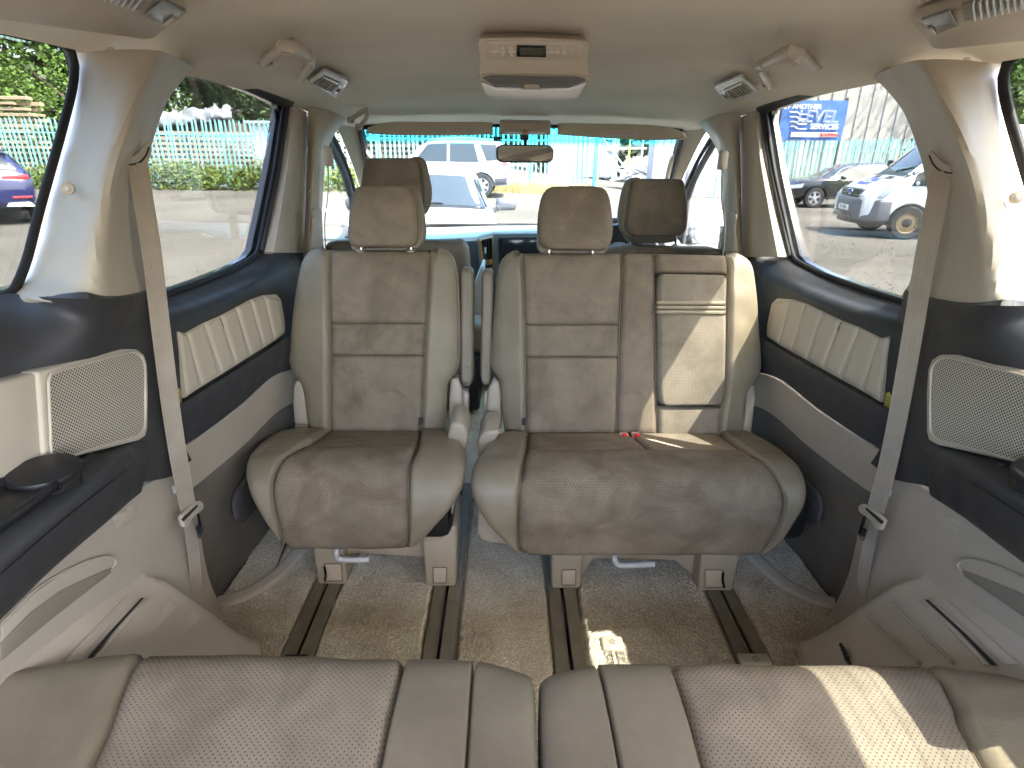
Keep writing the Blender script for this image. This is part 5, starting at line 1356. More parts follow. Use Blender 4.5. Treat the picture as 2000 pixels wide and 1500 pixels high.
def vent(label, corners, lens_side):
    """roof air vent: frame, louvres, small switch; corners in order round the frame"""
    c = [roof_pt(u, v, .010) for u, v in corners]
    T = thing('roof_air_vent', label, 'air vent', 'air vents in the roof', loc=sum(c, Vector()) / 4)
    nrm = (c[1] - c[0]).cross(c[3] - c[0]).normalized()
    if nrm.z > 0: nrm = -nrm
    def q(s, t, h=0.): return c[0].lerp(c[1], s).lerp(c[3].lerp(c[2], s), t) + nrm * h
    rect = lambda s0, s1, t0, t1, h=0.: [q(s0, t0, h), q(s1, t0, h), q(s1, t1, h), q(s0, t1, h)]
    slab('frame', rect(0, 1, 0, 1), nrm * .012, M['silver_plastic'], T, bevel=.004, seg=3)
    s0, s1 = (.30, .92) if lens_side < 0 else (.08, .70)
    slab('recess', rect(s0, s1, .14, .86, .012), nrm * .0008, M['gloss_black'], T, bevel=0)
    n = 7
    for k in range(n):
        a = s0 + (s1 - s0) * (k + .3) / n
        slab('louvre', rect(a, a + .045, .24, .76, .0125), nrm * .004, M['leather'], T, bevel=.0008, seg=1)
    for t in (.16, .78): slab('louvre_rail', rect(s0, s1, t, t + .07, .0128), nrm * .004, M['silver_plastic'], T, bevel=.001)
    a, b = (.06, .26) if lens_side < 0 else (.74, .94)
    sw = slab('switch', rect(a, b, .2, .8, .012), nrm * .003, M['lens_clear'], T, bevel=.001)
    slab('switch_icon', rect(a + .05, b - .05, .4, .6, .0152), nrm * .0006, M['dark_line'], sw, bevel=0)
    return T
vent('left roof air vent with brown louvres in front of a grab handle', [(632, 130), (680, 152), (655, 185), (600, 155)], 1)
vent('right roof air vent with brown louvres in front of a grab handle', [(1396, 165), (1448, 142), (1482, 172), (1424, 196)], -1)

def corner_lamp(sg):
    label = lab(sg, 'rear roof lamp and air vent unit at the top left corner', 'rear roof lamp and air vent unit at the top right corner')
    if sg < 0: cs = [(120, -40), (250, -95), (345, -5), (285, 45)]
    pts = [roof_pt(u, v, .002) for u, v in [(1790, 12), (1895, -22), (2130, -60), (2250, 0), (2190, 30), (1850, 70), (1826, 66)]]
    if sg < 0: pts = [flipx(p) for p in pts]
    T = thing('rear_roof_lamp', label, 'roof lamp', 'rear roof lamps', loc=sum(pts, Vector()) / len(pts))
    dn = Vector((sg * -.12, 0, -1)).normalized()
    slab('housing', pts, dn * .022, M['trim'], T, bevel=.008, seg=3)
    def q(u, v, h):
        p = roof_pt(u, v, .024); p = p if sg > 0 else flipx(p)
        return p + dn * h
    ln = slab('lamp_lens', [q(*w, .003) for w in [(1802, 28), (1858, 9), (1875, 40), (1828, 58)]], dn * .005, M['lens_grey'], T, bevel=.002)
    slab('lamp_switch', [q(*w, .009) for w in [(1816, 40), (1824, 37), (1834, 50), (1826, 54)]], dn * .004, M['trim'], ln, bevel=.001)
    slab('louvre_bed', [q(*w, .0005) for w in [(1880, 4), (2060, -45), (2110, -10), (1886, 36)]], dn * .003, M['leather_grey'], T, bevel=.001)
    for k in range(8):
        u = 1905 + 13.5 * k; v = 24 - 3.4 * k
        slab('louvre', [q(u, v - 34, .004), q(u + 4, v - 35, .004), q(u + 8, v, .004), q(u + 3, v + 1, .004)], dn * .007, M['silver_plastic'], T, bevel=.001, seg=1)
        slab('louvre_gap', [q(u + 5, v - 35, .0036), q(u + 10, v - 36, .0036), q(u + 14, v - 2, .0036), q(u + 9, v - 1, .0036)], dn * .0006, M['gloss_black'], T, bevel=0)
    slab('slot', [q(*w, .0006) for w in [(1902, 42), (1990, 19), (1991, 22), (1904, 46)]], dn * .0008, M['door_carpet'], T, bevel=0)
    return T
corner_lamp(-1); corner_lamp(1)

# overhead climate console
oc = roof_pt(1040, 100)
OC = thing('overhead_console', 'overhead climate control console with buttons, display and white lamp', 'console', loc=oc)
fz = 1.318
def fq(u, v):   # the sloping control face: from the lining down and away
    return PP(u, v, P(1040, 80, z=1.362), Vector((0, -.86, -.50)).normalized())
def fr(u0, v0, u1, v1, h=0.): 
    nn = Vector((0, -.86, -.50)).normalized()
    return [fq(u0, v0) + nn * h, fq(u1, v0 + (u1 - u0) * .018) + nn * h, fq(u1, v1 + (u1 - u0) * .018) + nn * h, fq(u0, v1) + nn * h]
fn = Vector((0, -.86, -.50)).normalized()
face = [fq(u, v) for u, v in [(938, 74), (1040, 73), (1148, 79), (1152, 88), (1148, 120), (1150, 150), (1128, 148), (958, 146), (934, 148), (936, 120), (932, 84)]]
slab('console_body', face, Vector((0, .13, .035)), M['trim'], OC, bevel=.012, seg=4)
bz = slab('button_panel', [fq(u, v) + fn * .0005 for u, v in [(950, 78), (1040, 77), (1136, 81), (1141, 88), (1138, 110), (1130, 118), (962, 115), (950, 110), (946, 86)]], fn * .003, M['trim'], OC, bevel=.002)
labels = [(960, 973, 'MODE'), (975.5, 990.5, ''), (992.5, 1007, 'TEMP'), (1068.5, 1080, 'AUTO'), (1082, 1094, 'OFF'), (1096, 1108, 'ON'), (1110, 1125, '')]
for a, b, tx in labels:
    bt = slab('button', fr(a, 85 + (a - 960) * .018, b, 108 + (a - 960) * .018, .0036), fn * .0022, M['trim'], bz, bevel=.0008)
    if tx: text('button_text', tx, fq((a + b) / 2, 98 + (a - 960) * .018) + fn * .0062, (1, 0, 0), (0, -.5, .86), .0050 if len(tx) > 2 else .0055, M['white_print'], bz)
    if a < 1000 and a > 970:
        for v, s in ((90, 1), (105, -1)):
            c = fq((a + b) / 2, v + (a - 960) * .018) + fn * .0061
            slab('arrow_mark', [c + Vector((-.0018, 0, 0)) - Vector((0, .0008 * -s, .0014 * s)), c + Vector((.0018, 0, 0)) - Vector((0, .0008 * -s, .0014 * s)), c + Vector((0, 0, .0016 * s))], fn * .0003, M['white_print'], bz, bevel=0)
        if not tx:
            c = fq((a + b) / 2, 98) + fn * .0062
            tube('fan_mark', [c + Vector((.0022 * math.cos(k), 0, .0022 * math.sin(k) * .8)) for k in [j * math.pi / 4 for j in range(9)]], .0005, M['white_print'], bz, n=4, steps=16)
dsp = slab('display_frame', fr(1009, 85.5, 1066, 108.5, .0036), fn * .0024, M['gloss_black'], bz, bevel=.0008)
slab('display', fr(1015, 90, 1063, 105, .0062), fn * .0004, M['lcd'], dsp, bevel=0)
# lamp under the console
lampo = [(941, 150), (1142, 154), (1146, 160), (1126, 188), (975, 187), (944, 168)]
yb = fq(1040, 150).y; zb = fq(1040, 150).z
def lq(u, v): return PP(u, v, Vector((0, yb + .01, zb + .004)), Vector((0, -.45, -.89)).normalized())
ln_ = Vector((0, -.45, -.89)).normalized()
lh = slab('lamp_housing', [lq(u, v) for u, v in [(936, 147), (1152, 151), (1154, 160), (1130, 189), (972, 188), (934, 160)]], -ln_ * .02, M['trim'], OC, bevel=.004)
slab('lamp_recess', [lq(u, v) + ln_ * .001 for u, v in [(943, 150), (960, 146), (1130, 149), (1144, 154), (1110, 168), (1050, 170), (968, 166)]], ln_ * .003, M['lens_grey'], OC, bevel=.001)
slab('lamp_lens', [lq(u, v) + ln_ * .002 for u, v in [(941, 157), (968, 167), (1050, 170), (1112, 168), (1145, 157), (1128, 186), (1098, 189), (970, 187), (948, 177)]], ln_ * .006, M['lens_clear'], OC, bevel=.002)
slab('lamp_switch', [lq(u, v) + ln_ * .004 for u, v in [(1024, 160), (1052, 160), (1056, 168), (1020, 168)]], ln_ * .004, M['trim_door'], OC, bevel=.001)
# ---------------------------------------------------------------- the yard outside
def axis_pts():
    a = [k * 1.5 for k in range(0, 41)]
    b = 60.0
    while b < 700: b *= 1.25; a.append(b)
    return [-x for x in a[:0:-1]] + a
ax_ = axis_pts()
vs, fs = [], []
for y in ax_:
    for x in ax_: vs.append((x, y, gz(x, y) + .02 * noise.noise(Vector((x * .4, y * .4, 0))) * (1 if abs(x) + abs(y) > 6 else 0)))
W = len(ax_)
for i in range(W - 1):
    for j in range(W - 1): fs.append((i * W + j, i * W + j + 1, (i + 1) * W + j + 1, (i + 1) * W + j))
mesh('ground', vs, fs, M['ground'], kind='structure', label='pale gravel and dirt ground of the yard')
def G(u, v):
    z = -.4
    for _ in range(30):
        p = P(u, v, z=z)
        z = gz(p.x, p.y)
    return P(u, v, z=z)
def stones():
    """loose stones scattered on the near dirt, too many to count"""
    rnd = random.Random(3); vs, fs = [], []
    for k in range(5200):
        a = rnd.uniform(-70, 70); d = rnd.uniform(3.5, 22)
        x, y = d * math.sin(R_(a)), d * math.cos(R_(a))
        if abs(x) < 2: continue
        r = rnd.uniform(.010, .032); b = len(vs); z = gz(x, y) + r * .2
        for q in range(5):
            w = 2 * math.pi * q / 5 + rnd.random()
            vs.append((x + r * math.cos(w) * rnd.uniform(.7, 1.2), y + r * math.sin(w) * rnd.uniform(.7, 1.2), z - r * .3))
        vs.append((x, y, z + r * rnd.uniform(.4, .8)))
        for q in range(5): fs.append((b + q, b + (q + 1) % 5, b + 5))
    mesh('loose_stones', vs, fs, M['ground'], smooth=False, kind='stuff', label='loose stones scattered over the yard ground', cat='stones')
stones()

# fences -----------------------------------------------------------
def pale_mesh(h):
    w, d = .065, .018
    out = [(-w / 2, 0), (w / 2, 0), (w / 2, h - .10), (w * .22, h - .03), (0, h), (-w * .22, h - .03), (-w / 2, h - .10)]
    vs, fs = [], []
    for s in (0, 1):
        for x, z in out:
            bend = .012 * (1 - abs(x) / (w / 2))
            vs.append((x, d * s - bend, z))
    n = len(out)
    fs.append(tuple(range(n))); fs.append(tuple(range(2 * n - 1, n - 1, -1)))
    for k in range(n): fs.append((k, (k + 1) % n, n + (k + 1) % n, n + k)[::-1])
    me = bpy.data.meshes.new('pale'); me.from_pydata(vs, [], fs); return me
def fence(label, a, b, h, pitch, mat, post_mat, seed):
    a, b = Vector((*a, 0)), Vector((*b, 0))
    T = thing('palisade_fence', label, 'fence', 'palisade fences', loc=(a.x, a.y, gz(a.x, a.y)))
    L = (b - a).length; d = (b - a) / L; ang = math.atan2(d.y, d.x)
    me = pale_mesh(h); me.materials.append(M[mat])
    rnd = random.Random(seed); base = world_loc(T)
    n = int(L / pitch)
    for k in range(n + 1):
        p = a + d * (k * pitch); p.z = gz(p.x, p.y) + .05
        o = bpy.data.objects.new('pale', me); o.location = p - base
        o.rotation_euler = (rnd.uniform(-.01, .01), rnd.gauss(0, .012), ang)
        o.scale = (1, 1, 1 + rnd.uniform(-.015, .015)); put(o, T)
    nr = Vector((-d.y, d.x, 0))
    k = 0.0
    while k <= L + .01:
        p = a + d * k + nr * .07; z = gz(p.x, p.y)
        box('post', (p.x, p.y, z + h * .5), (.10, .06, h), M[post_mat], T, .006, 1, rot=Matrix.Rotation(ang, 3, 'Z'))
        k += 2.75
    for f in (.2, .82):
        pa, pb = a + nr * .035, b + nr * .035
        pa.z = gz(pa.x, pa.y) + h * f; pb.z = gz(pb.x, pb.y) + h * f
        tube('rail', [pa, pb], .028, M[mat], T, n=4, steps=4)
    return T
fence('pale turquoise palisade fence seen through the left windows and windscreen', (-24, 22.5), (3.0, 22.5), 2.25, .17, 'fence_paint', 'fence_paint', 1)
fence('sea-green palisade fence behind the parked black car', (8.5, 25.0), (27, 25.5), 2.3, .2, 'fence_green', 'fence_green', 2)
gp_ = P(1135, 362, Y=22.2)
g_ = thing('gate_post', 'tall bright blue gate post at the end of the turquoise fence', 'gate post', loc=(3.1, 22.2, gz(3.1, 22.2)))
box('post', (3.1, 22.2, gz(3.1, 22.2) + 1.35), (.15, .15, 2.7), M['fence_blue'], g_, .01)
box('post_cap', (3.1, 22.2, gz(3.1, 22.2) + 2.72), (.18, .18, .05), M['fence_blue'], g_, .01)

# leaves -----------------------------------------------------------
def leaf_mass(rnd, vs, fs, c, r, n, size):
    for k in range(n):
        while True:
            q = Vector((rnd.uniform(-1, 1), rnd.uniform(-1, 1), rnd.uniform(-1, 1)))
            if .25 < q.length < 1: break
        q = q.normalized() * (q.length ** .45)
        p = c + Vector((q.x * r[0], q.y * r[1], q.z * r[2]))
        a = Vector((rnd.gauss(0, 1), rnd.gauss(0, 1), rnd.gauss(0, .6))).normalized()
        b = a.orthogonal().normalized()
        b = (b * math.cos(rnd.random() * 6.28) + a.cross(b) * math.sin(rnd.random() * 6.28))
        s = size * rnd.uniform(.6, 1.3)
        i = len(vs)
        vs += [p - a * s, p + b * s * .55, p + a * s, p - b * s * .55]
        fs.append((i, i + 1, i + 2, i + 3))
def tree(label, x, y, h, r, mat, seed, n=7000, leaf=.17, low=.25):
    rnd = random.Random(seed)
    z0 = gz(x, y)
    T = thing('tree', label, 'tree', 'trees behind the yard', loc=(x, y, z0))
    top = Vector((x + rnd.uniform(-.3, .3), y, z0 + h * .8))
    tube('trunk', [(x, y, z0 - .1), (x + rnd.uniform(-.15, .15), y, z0 + h * .3), (x + rnd.uniform(-.3, .3), y, z0 + h * .55), top], [.24, .2, .15, .06], M['bark'], T, n=8)
    vs, fs = [], []
    for k in range(26):
        a = rnd.random() * 6.28; t = low + (1 - low) * rnd.random(); rr = r * (.25 + .75 * math.sin(math.pi * min(1, (t - low) / (1 - low) * .8 + .15))) * rnd.uniform(.4, 1)
        c = Vector((x + rr * math.cos(a), y + rr * math.sin(a), z0 + h * t))
        s = r * rnd.uniform(.26, .5)
        if k < 9: tube('limb', [Vector((x, y, z0 + h * max(.2, t - .25))), c], [.07, .03], M['bark'], T, n=5, steps=3)
        leaf_mass(rnd, vs, fs, c, (s, s, s * .75), n // 26, leaf)
    mesh('crown', vs, fs, M[mat], T, smooth=False)
    return T
specs = [(-24.5, 27.5, 11, 4.2, 'leaf', 'bright leafy tree at the far left behind the timber stack'), (-29, 31, 12, 4.6, 'leaf', 'second bright tree left of the timber stack, furthest left'), (-19.5, 30, 11, 4.4, 'leaf', 'sunlit tree with yellowing leaves above the left fence'),
         (-15.5, 32, 11, 4.3, 'leaf_dark', 'dark tree behind the fence in the left sliding window'), (-11.5, 33, 10, 4.2, 'leaf_dark', 'dark tree behind the grey tarpaulin'), (-7, 34, 10, 4.2, 'leaf_dark', 'dark tree behind the left end of the windscreen view'), (-2, 36, 10, 4.4, 'leaf_dark', 'dark tree behind the silver car'),
         (24, 36, 10, 4.5, 'leaf', 'green tree right of the pale shed'), (30, 34, 10, 5, 'leaf', 'green tree far right beyond the fence'), (-36, 27, 12, 5, 'leaf', 'tall green tree beyond the blue car')]
for i, (x, y, h, r, mt, lb_) in enumerate(specs): tree(lb_, x, y, h, r, mt, 40 + i, low=.10 if mt == 'leaf' else .12, n=18000 if i < 4 else 9000, leaf=.105 if i < 4 else .16)
def wood():
    rnd = random.Random(9); vs, fs = [], []
    for k in range(150):
        x = -55 + 62 * rnd.random(); y = 37 + rnd.random() * 5
        c = Vector((x, y, gz(x, y) + rnd.uniform(.5, 9)))
        leaf_mass(rnd, vs, fs, c, (2.4, 1.6, 1.8), 130, .42)
    for k in range(40):
        x = 20 + 30 * rnd.random(); y = 42 + rnd.random() * 4
        leaf_mass(rnd, vs, fs, Vector((x, y, rnd.uniform(0, 7))), (2.6, 1.6, 1.9), 130, .42)
    mesh('far_wood', vs, fs, M['leaf_dark'], smooth=False, kind='stuff', label='dark far woodland behind the yard', cat='woodland')
wood()
def brambles():
    rnd = random.Random(5); vs, fs = [], []
    x = -24.0
    while x < -1.2:
        hh = .75 + .45 * (noise.noise(Vector((x * .35, 2, 0))) + .4)
        for k in range(3):
            c = Vector((x + rnd.uniform(-.2, .2), 22.1 - rnd.uniform(0, .7), 0)); c.z = gz(c.x, c.y) + hh * rnd.uniform(.1, .75)
            leaf_mass(rnd, vs, fs, c, (.42, .4, .34), 85, .062)
        x += .26
    mesh('bramble_growth', vs, fs, M['leaf_yellow'], smooth=False, kind='stuff', label='green brambles growing along the foot of the turquoise fence', cat='brambles')
    vs, fs = [], []
    for k in range(2600):
        x = rnd.uniform(-1.6, 3.2); y = 22.3 - abs(rnd.gauss(0, .35)); z = gz(x, y); h = rnd.uniform(.12, .55)
        i = len(vs); dx, dy = rnd.gauss(0, .08), rnd.gauss(0, .08)
        vs += [(x - .008, y, z), (x + .008, y, z), (x + dx, y + dy, z + h)]; fs.append((i, i + 1, i + 2))
    mesh('dry_grass', vs, fs, M['dry_grass'], smooth=False, kind='stuff', label='dry grass along the foot of the fence near the gate post', cat='grass')
brambles()

# things behind the fences ----------------------------------------
def timber_stack(label, x, y, n, rows, lx, mat, seed, z0=0.):
    rnd = random.Random(seed)
    T = thing('timber_stack', label, 'timber stack', 'timber stacks behind the fence', loc=(x, y, gz(x, y)))
    for r in range(rows):
        for k in range(n):
            box('plank', (x + rnd.uniform(-.25, .25), y + k * .3, gz(x, y) + z0 + .12 + r * .19), (lx * rnd.uniform(.85, 1), .26, .075 + .06 * rnd.random()), M[mat], T, .008, 1, rot=Matrix.Rotation(rnd.gauss(0, .015), 3, 'Z'))
        if r % 3 == 2:
            for s in (-.35, 0, .35): box('bearer', (x + s * lx, y + .15, gz(x, y) + z0 + .02 + (r + .5) * .19), (.1, n * .3, .07), M['timber_dark'], T, .005, 1)
    return T
timber_stack('tall stack of weathered planks behind the fence at the far left', -21.5, 24.2, 2, 16, 7.5, 'timber', 1)
timber_stack('stack of pale planks behind the fence in the left sliding window', -12.2, 24.0, 2, 10, 5.0, 'timber', 2)
timber_stack('dark low timber stack behind the fence near the left pillar', -15.8, 24.3, 2, 9, 2.2, 'timber_dark', 3)
timber_stack('dark timber stack behind the silver car', -4.4, 24.4, 2, 11, 6.0, 'timber_dark', 4)
T = thing('tarpaulin_heap', 'grey tarpaulin thrown over a dark heap behind the left fence', 'tarpaulin', loc=(-12.9, 26.5, gz(-12.9, 26.5)))
L = [Vector((-15.2, 26.6, 2.15)), Vector((-15.2, 26.0, 2.3)), Vector((-15.2, 25.6, 1.85))]; Rr = [Vector((-11.0, 26.6, 2.65)), Vector((-11.2, 26.0, 2.75)), Vector((-11.1, 25.6, 2.35))]
pad('tarpaulin', L, Rr, .08, M['tarp'], T, hint=(0, -1, 1), hb=.02, ns=10, nt_=24, wr=.35, es=.1, et=.1)
box('heap', (-13.1, 26.4, 1.0), (4.2, .9, 2.4), M['timber_dark'], T, .1)
T = thing('white_cabin', 'small white cabin behind the left fence beside the dark window post', 'cabin', loc=(-9.0, 25.5, gz(-9, 25.5)))
box('wall', (-9.2, 25.8, 1.0), (2.2, 1.2, 2.3), M['container_white'], T, .03)
box('roof', (-9.2, 25.8, 2.2), (2.5, 1.5, .12), M['container_grey'], T, .03)

def container(name, label, cat, x, y, w, d, h, mat, ribs=True, ang=0.):
    T = thing(name, label, cat, loc=(x, y, gz(x, y)))
    z = gz(x, y); rot = Matrix.Rotation(ang, 3, 'Z')
    box('wall', (x, y, z + h / 2), (w, d, h), M[mat], T, .03, rot=rot)
    if ribs:
        n = max(2, int(w / .28))
        for k in range(n):
            o = rot @ Vector((-w / 2 + (k + .5) * w / n, -d / 2 - .012, 0))
            box('rib', (x + o.x, y + o.y, z + h / 2), (.12, .05, h * .94), M[mat], T, .015, 1, rot=rot)
    return T
container('white_container', 'white steel container at the right of the windscreen view', 'container', 9.3, 27.5, 2.9, 3.0, 2.6, 'container_white', True)
container('corrugated_panel_stack', 'grey corrugated sheets standing beside the white container', 'sheet stack', 6.9, 27.0, 1.5, .8, 2.3, 'container_grey', True, .1)
container('dark_container', 'grey storage unit deep in the yard beyond the gate', 'container', 4.4, 38, 4.2, 2.5, 2.6, 'container_grey', True)
T = thing('scaffold_rack', 'white scaffold pole rack with yellow posts in the yard', 'rack', loc=(5.5, 29, gz(5.5, 29)))
z = gz(5.5, 29)
for k, xx in enumerate((4.2, 4.9, 5.6, 6.2)):
    tube('upright', [(xx, 29, z), (xx, 29, z + 2.7)], .045, M['container_white'] if k % 2 else M['yellow_paint'], T, n=8, steps=2)
for zz in (.9, 1.7, 2.5): tube('cross_pole', [(3.9, 29, z + zz), (6.4, 29, z + zz + .05)], .035, M['container_white'], T, n=8, steps=2)
tube('brace', [(4.2, 28.95, z + 2.3), (6.0, 28.95, z + .3)], .035, M['container_white'], T, n=8, steps=2)
T = thing('scrap_heap', 'grey heap of scrap sheets beside the scaffold rack', 'scrap heap', loc=(5.4, 28.4, z))
rnd = random.Random(2)
for k in range(16): box('sheet', (4.9 + rnd.random() * 1.6, 28.3 + rnd.uniform(-.2, .2), z + .12 + .06 * k), (rnd.uniform(.4, .9), .5, .05), M['container_grey'], T, .01, 1, rot=Matrix.Rotation(rnd.uniform(-.5, .5), 3, 'Y'))
# pale shed with a sloping gable behind the right fence
T = thing('clad_shed', 'large pale clad shed with sloping roof edge behind the right fence', 'shed', loc=(16, 34, gz(16, 34)))
pa = [(11.0, -.6), (25.5, -.6), (25.5, 2.2), (19.5, 6.8), (11.0, 8.6)]
slab('wall', [Vector((x, 34, z_)) for x, z_ in pa], (0, 8, 0), M['cladding'], T, bevel=0)
for k in range(20):
    x = 11.4 + k * .72
    zt = interp([(11, 8.5), (19.5, 6.7), (25.5, 2.1)], x)
    box('cladding_rib', (x, 33.98, zt / 2 - .35), (.06, .06, zt + .4), M['cladding'], T, .01, 1)
slab('roof_edge', [Vector((x, 33.6, z_)) for x, z_ in [(10.8, 8.65), (19.5, 6.85), (25.8, 2.1), (25.8, 2.35), (19.6, 7.1), (10.8, 8.9)]], (0, 8.6, 0), M['roof_slate'], T, bevel=0)
timber_stack('stack of yellowish boards behind the right fence', 20.0, 26.5, 2, 11, 4.5, 'timber', 6)

# banner -----------------------------------------------------------
bl_ = P(1535, 282, Y=24.6); br_ = P(1655, 272, Y=24.6)
x0, x1 = bl_.x - .35, br_.x - .25
zb_, zt_ = 1.76, 3.18
BNR = thing('hanging_banner', 'blue printed banner with white lettering above the right fence', 'banner', loc=(x0, 24.6, gz(x0, 24.6)))
rows = [[Vector((x0 + (x1 - x0) * k / 12, 24.6 + .05 * math.sin(k * 1.3 + i), zt_ + (zb_ - zt_) * i / 4)) for k in range(13)] for i in range(5)]
sheet('banner_cloth', rows, M['banner_blue'], BNR, thick=.01, hint=(0, -1, 0), ns=12, nt_=24)
for xx in (x0, x1): tube('pole', [(xx, 24.7, gz(xx, 24.7)), (xx, 24.7, zt_ + .1)], .05, M['timber_dark'], BNR, n=8, steps=2)
cxm = (x0 + x1) / 2; hB = zt_ - zb_; wB = x1 - x0
text('banner_text', 'OF ANOTHER', (cxm - wB * .22, 24.52, zt_ - .17 * hB), (1, 0, 0), (0, 0, 1), .24, M['white_print'], BNR, extrude=.01, bold=.004)
text('banner_text', 'LEVEL', (cxm + wB * .05, 24.52, zt_ - .42 * hB), (1, 0, 0), (0, 0, 1), .62, M['white_print'], BNR, extrude=.01, bold=.004, shear=.15)
text('banner_text', 'LEVEL', (cxm + wB * .05, 24.505, zt_ - .42 * hB), (1, 0, 0), (0, 0, 1), .62, M['banner_blue'], BNR, extrude=.01, bold=-.018, shear=.15)
text('banner_text', 'SERVICES', (cxm + wB * .18, 24.52, zt_ - .66 * hB), (1, 0, 0), (0, 0, 1), .27, M['white_print'], BNR, extrude=.01, bold=.006)
box('red_strip', (cxm + wB * .05, 24.535, zt_ - .86 * hB), (wB * .74, .01, .17), M['white_print'], BNR, 0)
text('banner_text', 'ROOFING', (cxm + wB * .28, 24.52, zt_ - .86 * hB), (1, 0, 0), (0, 0, 1), .16, M['red_ink'], BNR, extrude=.01, bold=.006)
for k in range(4):
    zz = zt_ - (.30 + .12 * k) * hB
    tube('circuit_line', [(x0 + .25 + .05 * k, 24.53, zz), (x0 + .55, 24.53, zz), (x0 + .65, 24.53, zz - .08), (x0 + 1.0, 24.53, zz - .08)], .02, M['white_print'], BNR, n=5, steps=12, smooth_curve=False)
# ---------------------------------------------------------------- vehicles (built nose along +x, then turned)
def smooth_tab(tab, x):
    return interp(tab, x)
def wheel(T, x, y, r, w, sgn, rim_mat='alloy', spokes=5, hub_only=False):
    wh = bpy.data.objects.new('wheel', None); put(wh, T)
    c = Vector((x, y, r))
    prof_ = [(r * .66, -w / 2), (r * .93, -w / 2), (r, -w / 2 + .03), (r, w / 2 - .03), (r * .93, w / 2), (r * .66, w / 2), (r * .64, w / 2 - .03), (r * .64, -w / 2 + .03)]
    vs, fs, n = [], [], 36
    for k in range(n):
        a = 2 * math.pi * k / n
        for rr, yy in prof_: vs.append(c + Vector((rr * math.cos(a), yy, rr * math.sin(a))))
    m = len(prof_)
    for k in range(n):
        for j in range(m): fs.append((k * m + j, k * m + (j + 1) % m, ((k + 1) % n) * m + (j + 1) % m, ((k + 1) % n) * m + j))
    o = mesh('tyre', vs, fs, M['tyre'], wh); o.data.set_sharp_from_angle(angle=R_(40))
    ys = sgn * (w / 2 - .035)
    disc('rim_barrel', c + Vector((0, ys - sgn * .05, 0)), (0, sgn, 0), r * .63, .05, M['black_plastic'] if not hub_only else M[rim_mat], wh, n=30, bevel=0)
    ring = [c + Vector((r * .62 * math.cos(a), ys, r * .62 * math.sin(a))) for a in [2 * math.pi * k / 24 for k in range(25)]]
    tube('rim_ring', ring, .018, M[rim_mat], wh, n=6, steps=48, caps=False)
    disc('hub', c + Vector((0, ys - sgn * .005, 0)), (0, sgn, 0), r * (.16 if not hub_only else .26), .05, M[rim_mat] if not hub_only else M['black_plastic'], wh, n=20)
    if not hub_only:
        for k in range(spokes):
            a = 2 * math.pi * k / spokes + .3
            d = Vector((math.cos(a), 0, math.sin(a))); t = Vector((-math.sin(a), 0, math.cos(a)))
            p0, p1 = c + d * r * .1 + Vector((0, ys, 0)), c + d * r * .62 + Vector((0, ys - sgn * .01, 0))
            wd0, wd1 = r * .10, r * .15
            slab('spoke', [p0 - t * wd0, p1 - t * wd1, p1 + t * wd1, p0 + t * wd0], (0, -sgn * .03, 0), M[rim_mat], wh, bevel=.006, seg=1)
    else:
        disc('wheel_face', c + Vector((0, ys - sgn * .03, 0)), (0, sgn, 0), r * .5, .03, M[rim_mat], wh, n=24, bevel=.01)
